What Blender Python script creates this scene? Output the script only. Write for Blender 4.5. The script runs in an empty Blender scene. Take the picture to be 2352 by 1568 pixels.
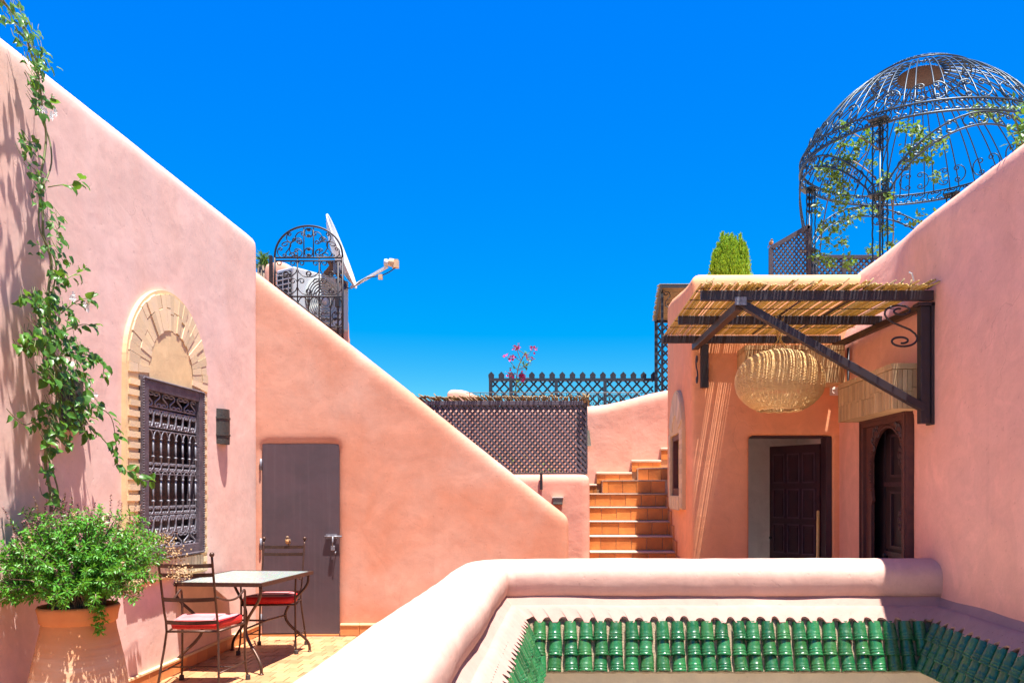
import bpy, bmesh, math, random
from math import sin, cos, pi, radians, sqrt
from mathutils import Vector, Matrix, noise, Euler

random.seed(7)
SC = bpy.context.scene
COL = SC.collection

# ------------------------------------------------------------------ camera, sky, sun, exposure
CAM_Z = 1.5
FPX = 1850.0          # focal length in pixels of a 2352 px wide picture
cam_d = bpy.data.cameras.new("camera")
cam = bpy.data.objects.new("camera", cam_d)
COL.objects.link(cam)
cam.location = (0, 0, CAM_Z)
cam.rotation_euler = (radians(90), 0, 0)
cam_d.sensor_width = 36.0
cam_d.lens = 36.0 * FPX / 2352.0
cam_d.shift_x = -134.0 / 2352.0
cam_d.shift_y = 344.0 / 2352.0
cam_d.clip_start = 0.05
cam_d.clip_end = 2000
SC.camera = cam

SUN_DIR = Vector((0.162, -0.170, 1.0)).normalized()      # towards the sun
SUN_EL = math.asin(SUN_DIR.z)
SUN_AZ = math.atan2(SUN_DIR.x, SUN_DIR.y)                # clockwise from +Y

world = bpy.data.worlds.new("World")
SC.world = world
world.use_nodes = True
wn, wl = world.node_tree.nodes, world.node_tree.links
wn.clear()
w_out = wn.new("ShaderNodeOutputWorld")
w_bg = wn.new("ShaderNodeBackground")
w_sky = wn.new("ShaderNodeTexSky")
w_sky.sky_type = 'NISHITA'
w_sky.sun_disc = False
w_sky.sun_elevation = SUN_EL
w_sky.sun_rotation = SUN_AZ
w_sky.altitude = 500
w_sky.air_density = 0.5
w_sky.dust_density = 0.0
w_sky.ozone_density = 5.0
w_gm = wn.new("ShaderNodeGamma")
w_gm.inputs['Gamma'].default_value = 0.68
w_hs = wn.new("ShaderNodeHueSaturation")
w_hs.inputs['Saturation'].default_value = 1.30
w_hs.inputs['Hue'].default_value = 0.518
w_hs2 = wn.new("ShaderNodeHueSaturation")
w_hs2.inputs['Saturation'].default_value = 1.30
w_hs2.inputs['Value'].default_value = 1.36
wl.new(w_sky.outputs[0], w_gm.inputs['Color'])
wl.new(w_gm.outputs[0], w_hs.inputs['Color'])
wl.new(w_hs.outputs[0], w_hs2.inputs['Color'])
w_cap = wn.new("ShaderNodeVectorMath")
w_cap.operation = 'MINIMUM'
w_cap.inputs[1].default_value = (2.1, 2.1, 2.1)      # the sky never brighter than this
wl.new(w_hs2.outputs[0], w_cap.inputs[0])
wl.new(w_cap.outputs[0], w_bg.inputs['Color'])
w_bg.inputs['Strength'].default_value = 0.15
wl.new(w_bg.outputs[0], w_out.inputs[0])

sun_d = bpy.data.lights.new("sun", 'SUN')
sun_d.energy = 5.0
sun_d.angle = radians(0.5)
sun_d.color = (1.0, 0.945, 0.875)
sun = bpy.data.objects.new("sun", sun_d)
COL.objects.link(sun)
sun.location = (5, -5, 30)
sun.rotation_euler = SUN_DIR.to_track_quat('Z', 'Y').to_euler()

SC.view_settings.view_transform = 'Standard'
SC.view_settings.look = 'None'
SC.view_settings.gamma = 1.0
SC.view_settings.use_curve_mapping = False
SC.view_settings.exposure = 1.65
SC.cycles.max_bounces = 10
SC.cycles.diffuse_bounces = 6
SC.cycles.use_denoising = True


def P(px, py, Y):
    """world point at depth Y seen at a point of the 2352 x 1568 reading of the photograph"""
    return Vector(((px - 1310) * Y / FPX, Y, CAM_Z - (py - 1128) * Y / FPX))


# ------------------------------------------------------------------ materials
class N:
    def __init__(self, name):
        self.m = bpy.data.materials.new(name)
        self.m.use_nodes = True
        self.t = self.m.node_tree
        self.t.nodes.clear()
        self.out = self.new("ShaderNodeOutputMaterial")
        self.b = self.new("ShaderNodeBsdfPrincipled")
        self.link(self.b.outputs[0], self.out.inputs[0])
        self.geo = self.new("ShaderNodeNewGeometry")

    def new(self, t):
        return self.t.nodes.new(t)

    def link(self, a, b):
        self.t.links.new(a, b)

    def pos(self, sx=1, sy=1, sz=1, obj=False):
        if obj:
            tc = self.new("ShaderNodeTexCoord")
            src = tc.outputs['Object']
        else:
            src = self.geo.outputs['Position']
        mp = self.new("ShaderNodeMapping")
        mp.inputs['Scale'].default_value = (sx, sy, sz)
        self.link(src, mp.inputs['Vector'])
        return mp.outputs[0]

    def noise(self, vec, scale, detail=4, rough=0.55, dist=0.0):
        n = self.new("ShaderNodeTexNoise")
        n.inputs['Scale'].default_value = scale
        n.inputs['Detail'].default_value = detail
        n.inputs['Roughness'].default_value = rough
        n.inputs['Distortion'].default_value = dist
        self.link(vec, n.inputs['Vector'])
        return n.outputs['Fac']

    def rng(self, v, a, b, c=0.0, d=1.0):
        r = self.new("ShaderNodeMapRange")
        r.inputs[1].default_value, r.inputs[2].default_value = a, b
        r.inputs[3].default_value, r.inputs[4].default_value = c, d
        self.link(v, r.inputs[0])
        return r.outputs[0]

    def mix(self, f, a, b, mode='MIX'):
        x = self.new("ShaderNodeMix")
        x.data_type = 'RGBA'
        x.blend_type = mode
        for s, v in ((x.inputs[0], f), (x.inputs[6], a), (x.inputs[7], b)):
            if hasattr(v, 'is_linked') or hasattr(v, 'links'):
                self.link(v, s)
            elif isinstance(v, (int, float)):
                s.default_value = v
            else:
                s.default_value = (*v, 1)
        return x.outputs[2]

    def math(self, op, a, b=0.0):
        x = self.new("ShaderNodeMath")
        x.operation = op
        for s, v in ((x.inputs[0], a), (x.inputs[1], b)):
            if isinstance(v, (int, float)):
                s.default_value = v
            else:
                self.link(v, s)
        return x.outputs[0]

    def bump(self, h, strength, dist, prev=None):
        b = self.new("ShaderNodeBump")
        b.inputs['Strength'].default_value = strength
        b.inputs['Distance'].default_value = dist
        self.link(h, b.inputs['Height'])
        if prev is not None:
            self.link(prev, b.inputs['Normal'])
        return b.outputs[0]

    def rand(self):
        o = self.new("ShaderNodeObjectInfo")
        return o.outputs['Random']

    def col(self, v):
        if hasattr(v, 'links'):
            self.link(v, self.b.inputs['Base Color'])
        else:
            self.b.inputs['Base Color'].default_value = (*v, 1)

    def set(self, rough=None, metal=None, normal=None, spec=None, coat=None):
        if rough is not None:
            if hasattr(rough, 'links'):
                self.link(rough, self.b.inputs['Roughness'])
            else:
                self.b.inputs['Roughness'].default_value = rough
        if metal is not None:
            self.b.inputs['Metallic'].default_value = metal
        if spec is not None:
            self.b.inputs['Specular IOR Level'].default_value = spec
        if coat is not None:
            self.b.inputs['Coat Weight'].default_value = coat
            self.b.inputs['Coat Roughness'].default_value = 0.08
        if normal is not None:
            self.link(normal, self.b.inputs['Normal'])
        return self.m


def plaster(name, c1, c2, c3, streak=0.35, relief=1.0):
    n = N(name)
    p = n.pos()
    big = n.rng(n.noise(p, 0.85, 5, 0.55, 0.6), 0.36, 0.64)
    c = n.mix(big, c1, c2)
    st = n.rng(n.noise(n.pos(1.7, 1.7, 0.28), 1.0, 6, 0.6, 0.4), 0.44, 0.7, 0, streak)
    c = n.mix(st, c, c3)
    mid = n.rng(n.noise(p, 5.0, 6, 0.6, 0.8), 0.25, 0.75, 0.91, 1.07)
    fine = n.rng(n.noise(p, 60, 3, 0.6), 0.2, 0.8, 0.96, 1.04)
    f = n.math('MULTIPLY', mid, fine)
    # hairline cracks
    wob = n.new("ShaderNodeVectorMath"); wob.operation = 'MULTIPLY_ADD'
    nz = n.new("ShaderNodeTexNoise"); nz.inputs['Scale'].default_value = 3.0; nz.inputs['Detail'].default_value = 6
    n.link(p, nz.inputs['Vector'])
    n.link(nz.outputs['Color'], wob.inputs[0]); wob.inputs[1].default_value = (0.45, 0.45, 0.45)
    n.link(p, wob.inputs[2])
    vo = n.new("ShaderNodeTexVoronoi"); vo.feature = 'DISTANCE_TO_EDGE'; vo.inputs['Scale'].default_value = 0.75
    n.link(wob.outputs[0], vo.inputs['Vector'])
    cr = n.rng(vo.outputs['Distance'], 0.0, 0.004, 1.0, 0.0)
    mask = n.rng(n.noise(p, 1.3, 3), 0.55, 0.64)
    crack = n.math('MULTIPLY', cr, mask)
    drip = n.rng(n.noise(n.pos(7, 7, .35), 1.0, 4, .55, .3), 0.60, 0.74, 0, .06)
    pits = n.rng(n.noise(p, 24, 2, .5), 0.68, 0.74)
    patch = n.rng(n.noise(p, 1.7, 4, .6, 1.5), 0.55, 0.60, 0, .055)
    f = n.math('SUBTRACT', f, n.math('MULTIPLY', crack, 0.11))
    f = n.math('SUBTRACT', f, drip)
    f = n.math('SUBTRACT', f, n.math('MULTIPLY', pits, .07))
    f = n.math('ADD', f, patch)
    comb = n.new("ShaderNodeCombineColor")
    for i in range(3):
        n.link(f, comb.inputs[i])
    c = n.mix(1.0, c, comb.outputs[0], 'MULTIPLY')
    n.col(c)
    h1 = n.noise(n.pos(1, 1, 1.3), 2.2, 3, 0.5, 0.3)
    h2 = n.noise(p, 9, 5, 0.6, 0.5)
    h4 = n.noise(p, 75, 3, 0.6)
    h = n.math('ADD', n.math('MULTIPLY', h1, 0.55), n.math('MULTIPLY', h2, 0.13))
    h = n.math('ADD', h, n.math('SUBTRACT', n.math('MULTIPLY', h4, 0.018), n.math('MULTIPLY', crack, 0.035)))
    h = n.math('SUBTRACT', h, n.math('MULTIPLY', pits, .05))
    b = n.bump(h, 0.5 * relief, 0.05)
    return n.set(0.92, normal=b, spec=0.15)


def simple(name, c, rough=0.5, metal=0.0, var=0.15, scale=20, bump=0.0, c2=None, rand=0.0, spec=0.5, coat=None, bscale=None, obj=False):
    n = N(name)
    p = n.pos(obj=obj)
    f = n.noise(p, scale, 5, 0.6)
    if c2 is None:
        c2 = tuple(x * (1 - 2 * var) for x in c)
        c = tuple(min(1, x * (1 + var)) for x in c)
    col = n.mix(n.rng(f, 0.3, 0.7), c, c2)
    if rand:
        k = n.rng(n.rand(), 0, 1, 1 - rand, 1 + rand)
        comb = n.new("ShaderNodeCombineColor")
        for i in range(3):
            n.link(k, comb.inputs[i])
        col = n.mix(1.0, col, comb.outputs[0], 'MULTIPLY')
    n.col(col)
    nb = None
    if bump:
        nb = n.bump(n.noise(p, bscale or scale * 2, 5, 0.6), bump, 0.01)
    return n.set(rough, metal, nb, spec, coat)


def leaf_mat(name, ca, cb, cc, scale=9, rough=0.4):
    n = N(name)
    f = n.rng(n.noise(n.pos(), scale, 3), 0.3, 0.7)
    col = n.mix(f, ca, cb)
    g = n.rng(n.noise(n.pos(), scale * 9, 2), 0.45, 0.75, 0, 0.8)
    col = n.mix(g, col, cc)
    r = n.rng(n.rand(), 0, 1, 0.0, 0.6)
    col = n.mix(r, col, cc)
    n.col(col)
    n.set(rough, spec=0.5)
    tr = n.new("ShaderNodeBsdfTranslucent")
    n.link(n.mix(0.5, col, (0.25, 0.45, 0.03)), tr.inputs['Color'])
    ms = n.new("ShaderNodeMixShader"); ms.inputs[0].default_value = 0.35
    n.link(n.b.outputs[0], ms.inputs[1]); n.link(tr.outputs[0], ms.inputs[2])
    n.link(ms.outputs[0], n.out.inputs[0])
    return n.m


M = {}
M['pl_left'] = plaster('pale_pink_plaster', (.70, .47, .40), (.72, .49, .43), (.66, .37, .28), relief=.5)
M['pl_stair'] = plaster('salmon_plaster', (.56, .245, .155), (.58, .33, .25), (.54, .22, .13), streak=.28, relief=.45)
M['pl_low'] = plaster('rose_plaster', (.64, .31, .23), (.67, .36, .27), (.60, .25, .15))
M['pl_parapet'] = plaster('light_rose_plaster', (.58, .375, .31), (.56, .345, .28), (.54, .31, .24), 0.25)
M['pl_apron'] = plaster('sun_toned_apron_plaster', (.40, .245, .205), (.38, .225, .185), (.36, .205, .16), 0.25)  # parapet plaster darkened in colour to hold back the sun on the slope
M['pl_house'] = plaster('terracotta_plaster', (.88, .38, .18), (.85, .39, .21), (.82, .31, .14))
M['pl_right'] = plaster('pink_plaster', (.83, .42, .31), (.80, .42, .32), (.78, .37, .26))
M['pl_court'] = plaster('cream_courtyard_plaster', (.66, .56, .42), (.62, .54, .42), (.55, .45, .34))
M['pl_white'] = plaster('white_room_plaster', (.84, .82, .80), (.82, .80, .78), (.78, .75, .72), 0.2)
M['tan_plaster'] = plaster('tan_plaster', (.70, .49, .26), (.68, .50, .29), (.63, .42, .21), relief=.6)
M['tan_brick'] = simple('tan_brick', (.70, .52, .30), .9, c2=(.64, .49, .33), scale=8, bump=.2, rand=.14, spec=.2, bscale=50)
M['mortar'] = simple('sandy_mortar', (.36, .28, .18), .95, c2=(.24, .18, .12), scale=60, bump=.8, bscale=120, spec=.1)
M['reed_old'] = simple('weathered_reed', (.40, .29, .14), .8, 0, scale=35, c2=(.20, .14, .07), rand=.35)
M['canopy_brick'] = simple('canopy_brick', (.50, .33, .16), .9, c2=(.56, .38, .20), scale=9, bump=.5, rand=.18, spec=.2, bscale=60)
M['iron'] = simple('dark_iron', (.018, .018, .024), .5, 0.4, scale=30, c2=(.034, .026, .026), spec=.5)
M['iron_grey'] = simple('grey_painted_iron', (.21, .205, .235), .42, 0.2, scale=40, var=.25)
M['iron_brown'] = simple('brown_wrought_iron', (.10, .05, .032), .42, 0.55, scale=40, c2=(.055, .03, .024))
M['iron_gazebo'] = simple('gazebo_iron', (.020, .048, .075), .4, 0.3, scale=30, c2=(.022, .038, .055))
M['beam'] = simple('dark_painted_beam', (.024, .018, .028), .5, 0.1, scale=25, c2=(.028, .016, .016))
M['beam_brown'] = simple('brown_painted_beam', (.055, .022, .014), .5, 0.1, scale=25, c2=(.03, .014, .012))
M['lattice'] = simple('dark_lattice_wood', (.070, .060, .072), .5, 0, scale=25, c2=(.040, .032, .042), rand=.2)
M['lattice_sunlit'] = simple('sunlit_lattice_wood', (.11, .095, .115), .5, 0, scale=25, c2=(.07, .058, .075), rand=.2)  # lighter copy of the lattice wood, sunlight put into its colour
M['lattice_blue'] = simple('slate_lattice_wood', (.022, .03, .042), .55, 0, scale=25, c2=(.016, .018, .026), rand=.2)
def door_metal():
    n = N('plum_grey_metal_door')
    a = n.noise(n.pos(1, 1, 1), 2.2, 5, .6, .5)
    s = n.noise(n.pos(24, 24, .8), 1.0, 4, .6)
    c = n.mix(n.rng(a, .35, .65), (.090, .060, .072), (.066, .047, .056))
    c = n.mix(n.rng(s, .5, .75, 0, .5), c, (.115, .085, .095))
    c = n.mix(n.rng(n.noise(n.pos(), 34, 4, .7), .70, .76, 0, .7), c, (.16, .085, .06))
    n.col(c)
    return n.set(n.rng(a, .3, .7, .38, .55), .1, n.bump(n.noise(n.pos(), 3.5, 3, .5), .25, .02))


M['door_metal'] = door_metal()
M['wood_dark'] = simple('dark_carved_wood', (.050, .016, .024), .45, 0, scale=12, c2=(.032, .012, .020), bump=.3, bscale=60)
M['wood_black'] = simple('blackened_wood', (.020, .008, .012), .5, 0, scale=12, c2=(.012, .006, .010))
M['moulding'] = simple('violet_brown_moulding', (.10, .05, .07), .45, 0, scale=12, c2=(.07, .035, .05))
M['wood_frame'] = simple('weathered_violet_wood', (.055, .036, .046), .62, 0, scale=14, c2=(.11, .085, .10), bump=.6, bscale=60)
M['wood_red'] = simple('red_brown_carved_wood', (.12, .036, .026), .55, 0, scale=18, c2=(.07, .024, .024), bump=.5, bscale=80)
M['dark_inside'] = simple('dark_room_glass', (.012, .008, .010), .25)
M['reed'] = simple('dry_reed', (.56, .39, .13), .55, 0, scale=35, c2=(.38, .25, .07), rand=.35, spec=.4)
M['wicker'] = simple('woven_wicker', (.76, .53, .25), .6, 0, scale=50, c2=(.66, .43, .17), rand=.1, spec=.35)
_m = M['reed']; _t = _m.node_tree
_p = next(x for x in _t.nodes if x.type == 'BSDF_PRINCIPLED'); _o = next(x for x in _t.nodes if x.type == 'OUTPUT_MATERIAL')
_tr = _t.nodes.new('ShaderNodeBsdfTranslucent'); _tr.inputs['Color'].default_value = (.66, .47, .16, 1)
_mx = _t.nodes.new('ShaderNodeMixShader'); _mx.inputs[0].default_value = .32
_t.links.new(_p.outputs[0], _mx.inputs[1]); _t.links.new(_tr.outputs[0], _mx.inputs[2]); _t.links.new(_mx.outputs[0], _o.inputs[0])
M['rope'] = simple('straw_rope', (.5, .32, .10), .9, scale=60)
M['terra'] = simple('terracotta_riser_tile', (.66, .235, .05), .55, c2=(.46, .14, .03), scale=5, bump=.25, rand=.22, bscale=30, spec=.4)
M['terra_floor'] = simple('terracotta_floor_tile', (.46, .25, .125), .45, c2=(.40, .19, .085), scale=7, bump=.2, rand=.22, bscale=40, spec=.4)
M['terra_skirt'] = simple('terracotta_skirting', (.62, .25, .08), .6, c2=(.55, .20, .07), scale=9, rand=.15, bump=.2)
M['grout'] = simple('pale_grout', (.55, .42, .30), .95, c2=(.42, .32, .22), scale=40, bump=.5)
M['step_edge'] = simple('pale_step_tread', (.58, .40, .30), .85, c2=(.5, .32, .22), scale=15, bump=.3)
M['pan'] = simple('brown_pan_tile', (.26, .10, .045), .85, c2=(.16, .07, .04), scale=25, bump=.5)
M['pot'] = None
M['pot_rim'] = simple('shade_tinted_clay', (.52, .23, .09), .85, c2=(.46, .18, .07), scale=8, spec=.2)  # orange of the shrub's shade put into the clay colour
M['soil'] = simple('dark_soil', (.05, .03, .018), 1.0, scale=50)
M['white_metal'] = simple('white_painted_metal', (.62, .65, .66), .4, 0, var=.04, scale=10)
M['ac_body'] = simple('white_unit_casing', (.46, .50, .53), .45, 0, var=.04, scale=8)
M['ac_grille'] = simple('grey_green_grille', (.42, .46, .44), .5, 0, var=.05, scale=10)
M['badge_blue'] = simple('blue_badge', (.02, .06, .25), .4)
M['rust'] = simple('rusty_bracket', (.22, .08, .03), .8, .3, scale=25, c2=(.10, .05, .03))
M['lnb'] = simple('yellowed_plastic', (.62, .42, .24), .5, var=.1)
M['cable'] = simple('black_cable', (.012, .012, .014), .5)
M['sconce'] = simple('bronze_sconce', (.075, .068, .058), .55, .4, scale=60, c2=(.045, .042, .038), bump=.5, bscale=90)
M['sconce_green'] = simple('grey_green_sconce', (.16, .17, .14), .5, .2, scale=60)
M['cushion_red'] = simple('red_cushion_fabric', (.55, .012, .014), .55, var=.08, scale=30, bump=.15)
M['cushion_top'] = simple('sunlit_cushion_top', (.55, .19, .20), .5, var=.06, scale=30, bump=.15)  # red fabric paled in colour to stand for sunlight and sky shine
M['rubber'] = simple('rubber_foot', (.05, .035, .03), .8)
M['socket'] = simple('white_socket_plastic', (.72, .62, .56), .4, var=.03)
M['stick'] = simple('varnished_broom_stick', (.62, .38, .10), .4, scale=10)
M['bird_b'] = simple('brown_bird_feathers', (.20, .12, .07), .9, scale=90)
M['bird_o'] = simple('buff_bird_breast', (.50, .26, .10), .9, scale=90)
M['stem'] = simple('green_vine_stem', (.16, .22, .06), .7, scale=20, c2=(.14, .11, .06))
M['bark'] = simple('grey_brown_bark', (.18, .13, .09), .9, scale=30, bump=.6)
M['leaf'] = leaf_mat('glossy_vine_leaf', (.045, .15, .012), (.025, .10, .012), (.10, .24, .02))
M['basil'] = leaf_mat('bright_shrub_leaf', (.065, .30, .02), (.035, .19, .014), (.14, .38, .045), 14, .42)
M['cypress'] = leaf_mat('yellow_green_cypress', (.22, .42, .012), (.12, .30, .01), (.36, .52, .02), 12, .6)
M['ivy_far'] = leaf_mat('gazebo_leaf', (.07, .16, .02), (.04, .11, .02), (.16, .26, .04), 12, .5)
M['flower_purple'] = simple('purple_flower_spike', (.16, .05, .10), .8, scale=60, c2=(.26, .13, .08))
M['flower_tan'] = simple('faded_flower_spike', (.38, .24, .12), .9, scale=60)
M['flower_white'] = simple('white_blossom', (.8, .8, .72), .7, var=.04)
M['magenta'] = simple('magenta_bract', (.55, .015, .19), .7, scale=40)
M['ground'] = simple('dusty_ground', (.34, .24, .16), .95, scale=.3, bump=.3)


def clay():
    n = N('weathered_clay_pot')
    f = n.noise(n.pos(), 4, 5, .6)
    g = n.noise(n.pos(1.5, 1.5, 26), 1.0, 4, .6)
    z = n.new("ShaderNodeSeparateXYZ"); n.link(n.geo.outputs['Position'], z.inputs[0])
    c = n.mix(n.rng(f, .3, .7), (.50, .26, .13), (.52, .36, .24))
    c = n.mix(n.rng(g, .45, .7, 0, .7), c, (.56, .43, .32))
    c = n.mix(n.rng(z.outputs[2], .5, .72), c, (.48, .22, .09))  # upper body tinted orange, the leaf shade painted into the clay
    n.col(c)
    return n.set(.9, normal=n.bump(g, .4, .012), spec=.2)


M['pot'] = clay()


def mosaic():
    n = N('zellige_mosaic')
    p = n.pos(obj=True)
    b = n.new("ShaderNodeTexChecker")
    b.inputs['Scale'].default_value = 44
    n.link(p, b.inputs['Vector'])
    c = n.mix(b.outputs['Fac'], (.33, .36, .33), (.16, .21, .21))
    v = n.new("ShaderNodeTexVoronoi"); v.inputs['Scale'].default_value = 44
    n.link(p, v.inputs['Vector'])
    c = n.mix(0.25, c, v.outputs['Color'], 'SOFT_LIGHT')
    n.col(c)
    return n.set(.25)


M['mosaic'] = mosaic()


def green_tile():
    n = N('green_glazed_tile')
    r = n.rand()
    c = n.mix(r, (.004, .062, .018), (.016, .135, .042))
    r2 = n.math('FRACT', n.math('MULTIPLY', r, 17.3))
    c = n.mix(n.rng(r2, .6, 1, 0, .6), c, (.03, .11, .025))
    w = n.rng(n.noise(n.pos(), 24, 5, .65), .50, .75, 0, .55)
    c = n.mix(w, c, (.07, .16, .09))
    w2 = n.rng(n.noise(n.pos(), 70, 4, .7), .66, .74, 0, .8)
    c = n.mix(w2, c, (.34, .26, .18))
    n.col(c)
    b = n.bump(n.noise(n.pos(), 35, 4), .35, .008)
    return n.set(n.rng(n.noise(n.pos(), 30, 3), .3, .7, .20, .42), normal=b, coat=.25)


M['green'] = green_tile()

# ------------------------------------------------------------------ mesh and object helpers
WM = {}


def wmat(o):
    return WM.get(o.name, Matrix.Identity(4)) if o is not None else Matrix.Identity(4)


def link(o, parent=None, world=None, kind=None, label=None, cat=None, group=None):
    COL.objects.link(o)
    if world is None:
        world = wmat(parent)
    if parent is not None:
        o.parent = parent
        o.matrix_basis = wmat(parent).inverted() @ world
    else:
        o.matrix_basis = world
    WM[o.name] = world.copy()
    if kind: o['kind'] = kind
    if label: o['label'] = label
    if cat: o['category'] = cat
    if group: o['group'] = group
    return o


def thing(name, label, cat, loc=(0, 0, 0), rz=0.0, group=None):
    o = bpy.data.objects.new(name, None)
    o.empty_display_size = 0.1
    return link(o, None, Matrix.Translation(loc) @ Matrix.Rotation(rz, 4, 'Z'), label=label, cat=cat, group=group)


def copy_tree(root, world, label=None, group=None):
    c = root.copy()
    COL.objects.link(c)
    c.matrix_basis = world
    WM[c.name] = world.copy()
    if label: c['label'] = label
    if group: c['group'] = group

    def rec(src, dst):
        for ch in list(src.children):
            d = ch.copy()
            COL.objects.link(d)
            d.parent = dst
            WM[d.name] = wmat(dst) @ d.matrix_basis
            rec(ch, d)
    rec(root, c)
    return c


def inst(name, mesh, world, parent=None, **k):
    return link(bpy.data.objects.new(name, mesh), parent, world, **k)


def rot_to(d, up=Vector((0, 0, 1))):
    d = Vector(d).normalized()
    if abs(d.dot(up)) > 0.99:
        up = Vector((1, 0, 0))
    x = up.cross(d).normalized()
    y = d.cross(x)
    return Matrix((x, y, d)).transposed()


class MB:
    def __init__(self):
        self.v, self.f, self.mi, self.cur = [], [], [], 0

    def add(self, vs, fs):
        b = len(self.v)
        self.v.extend([Vector(p) for p in vs])
        for f in fs:
            self.f.append([b + i for i in f])
            self.mi.append(self.cur)
        return self

    def box(self, c, s, R=None, taper=1.0):
        c = Vector(c)
        vs = []
        for z in (-.5, .5):
            k = taper if z > 0 else 1.0
            for x, y in ((-.5, -.5), (.5, -.5), (.5, .5), (-.5, .5)):
                p = Vector((x * s[0] * k, y * s[1] * k, z * s[2]))
                if R is not None: p = R @ p
                vs.append(c + p)
        return self.add(vs, [(3, 2, 1, 0), (4, 5, 6, 7), (0, 1, 5, 4), (1, 2, 6, 5), (2, 3, 7, 6), (3, 0, 4, 7)])

    def box2(self, a, b):
        return self.box([(x + y) / 2 for x, y in zip(a, b)], [abs(y - x) for x, y in zip(a, b)])

    def bar(self, a, b, w, h, up=Vector((0, 0, 1))):
        a, b = Vector(a), Vector(b)
        R = rot_to(b - a, up)
        return self.box((a + b) / 2, (w, h, (b - a).length), R)

    def tube(self, pts, r, n=6, closed=False, caps=True, flat=None):
        pts = [Vector(p) for p in pts]
        m = len(pts)
        rs = r if isinstance(r, (list, tuple)) else [r] * m
        b = len(self.v)
        prev = None
        for i, p in enumerate(pts):
            if closed:
                t = pts[(i + 1) % m] - pts[i - 1]
            else:
                t = pts[min(i + 1, m - 1)] - pts[max(i - 1, 0)]
            if t.length < 1e-9: t = Vector((0, 0, 1))
            t.normalize()
            if prev is None:
                u = Vector((0, 0, 1)) if abs(t.z) < .9 else Vector((0, 1, 0))
                x = u.cross(t).normalized()
            else:
                x = (prev - t * prev.dot(t))
                if x.length < 1e-6: x = t.orthogonal()
                x.normalize()
            prev = x
            y = t.cross(x)
            for k in range(n):
                a = 2 * pi * k / n + pi / n
                self.v.append(p + (x * cos(a) + y * sin(a)) * rs[i])
        seg = m if closed else m - 1
        for i in range(seg):
            j = (i + 1) % m
            for k in range(n):
                k2 = (k + 1) % n
                self.f.append([b + i * n + k, b + i * n + k2, b + j * n + k2, b + j * n + k])
                self.mi.append(self.cur)
        if caps and not closed:
            self.f.append([b + k for k in range(n)][::-1]); self.mi.append(self.cur)
            self.f.append([b + (m - 1) * n + k for k in range(n)]); self.mi.append(self.cur)
        return self

    def lathe(self, prof, n=24, c=(0, 0, 0), R=None, arc=2 * pi, a0=0.0, capb=False, capt=False):
        b = len(self.v)
        c = Vector(c)
        full = abs(arc - 2 * pi) < 1e-6
        m = n if full else n + 1
        for r, z in prof:
            for k in range(m):
                a = a0 + arc * k / n
                p = Vector((r * cos(a), r * sin(a), z))
                if R is not None: p = R @ p
                self.v.append(c + p)
        for i in range(len(prof) - 1):
            for k in range(n):
                k2 = (k + 1) % m
                self.f.append([b + i * m + k, b + i * m + k2, b + (i + 1) * m + k2, b + (i + 1) * m + k])
                self.mi.append(self.cur)
        if capb:
            self.f.append([b + k for k in range(m)][::-1]); self.mi.append(self.cur)
        if capt:
            self.f.append([b + (len(prof) - 1) * m + k for k in range(m)]); self.mi.append(self.cur)
        return self

    def prism(self, poly, fn, a0, a1):
        n = len(poly)
        vs = [fn(u, z, a0) for u, z in poly] + [fn(u, z, a1) for u, z in poly]
        fs = [tuple(range(n))[::-1], tuple(range(n, 2 * n))]
        for i in range(n):
            j = (i + 1) % n
            fs.append((i, j, n + j, n + i))
        return self.add(vs, fs)

    def ball(self, c, r, n=8, m=6, s=(1, 1, 1), R=None):
        c = Vector(c)
        prof = []
        b = len(self.v)
        for i in range(m + 1):
            t = -pi / 2 + pi * i / m
            for k in range(n):
                a = 2 * pi * k / n
                p = Vector((cos(t) * cos(a) * s[0], cos(t) * sin(a) * s[1], sin(t) * s[2])) * r
                if R is not None: p = R @ p
                self.v.append(c + p)
        for i in range(m):
            for k in range(n):
                k2 = (k + 1) % n
                self.f.append([b + i * n + k, b + i * n + k2, b + (i + 1) * n + k2, b + (i + 1) * n + k])
                self.mi.append(self.cur)
        return self

    def mesh(self, name, mats, smooth=False, fix=True, xf=None, weld=False):
        me = bpy.data.meshes.new(name)
        vs = [xf @ v for v in self.v] if xf is not None else self.v
        me.from_pydata([tuple(v) for v in vs], [], self.f)
        if not isinstance(mats, (list, tuple)): mats = [mats]
        for m in mats: me.materials.append(m)
        if len(mats) > 1:
            me.polygons.foreach_set('material_index', self.mi)
        if fix or weld:
            bm = bmesh.new(); bm.from_mesh(me)
            if weld: bmesh.ops.remove_doubles(bm, verts=bm.verts, dist=1e-5)
            if fix: bmesh.ops.recalc_face_normals(bm, faces=bm.faces)
            bm.to_mesh(me); bm.free()
        if smooth:
            me.polygons.foreach_set('use_smooth', [True] * len(me.polygons))
        me.update()
        return me

    def build(self, name, mats, parent=None, smooth=False, local=False, fix=True, bevel=0.0, weld=False, **k):
        """vertices are in world space (or in the parent's space when local)"""
        xf = None if local else wmat(parent).inverted()
        me = self.mesh(name, mats, smooth, fix, xf, weld)
        if bevel:
            bm = bmesh.new(); bm.from_mesh(me)
            bmesh.ops.bevel(bm, geom=list(bm.edges), offset=bevel, segments=2, affect='EDGES', profile=.5)
            bm.to_mesh(me); bm.free()
        return link(bpy.data.objects.new(name, me), parent, wmat(parent), **k)


def bevelled(me, r, seg=2):
    bm = bmesh.new(); bm.from_mesh(me)
    bmesh.ops.bevel(bm, geom=list(bm.edges), offset=r, segments=seg, affect='EDGES', profile=.5)
    bm.to_mesh(me); bm.free()
    return me


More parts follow.
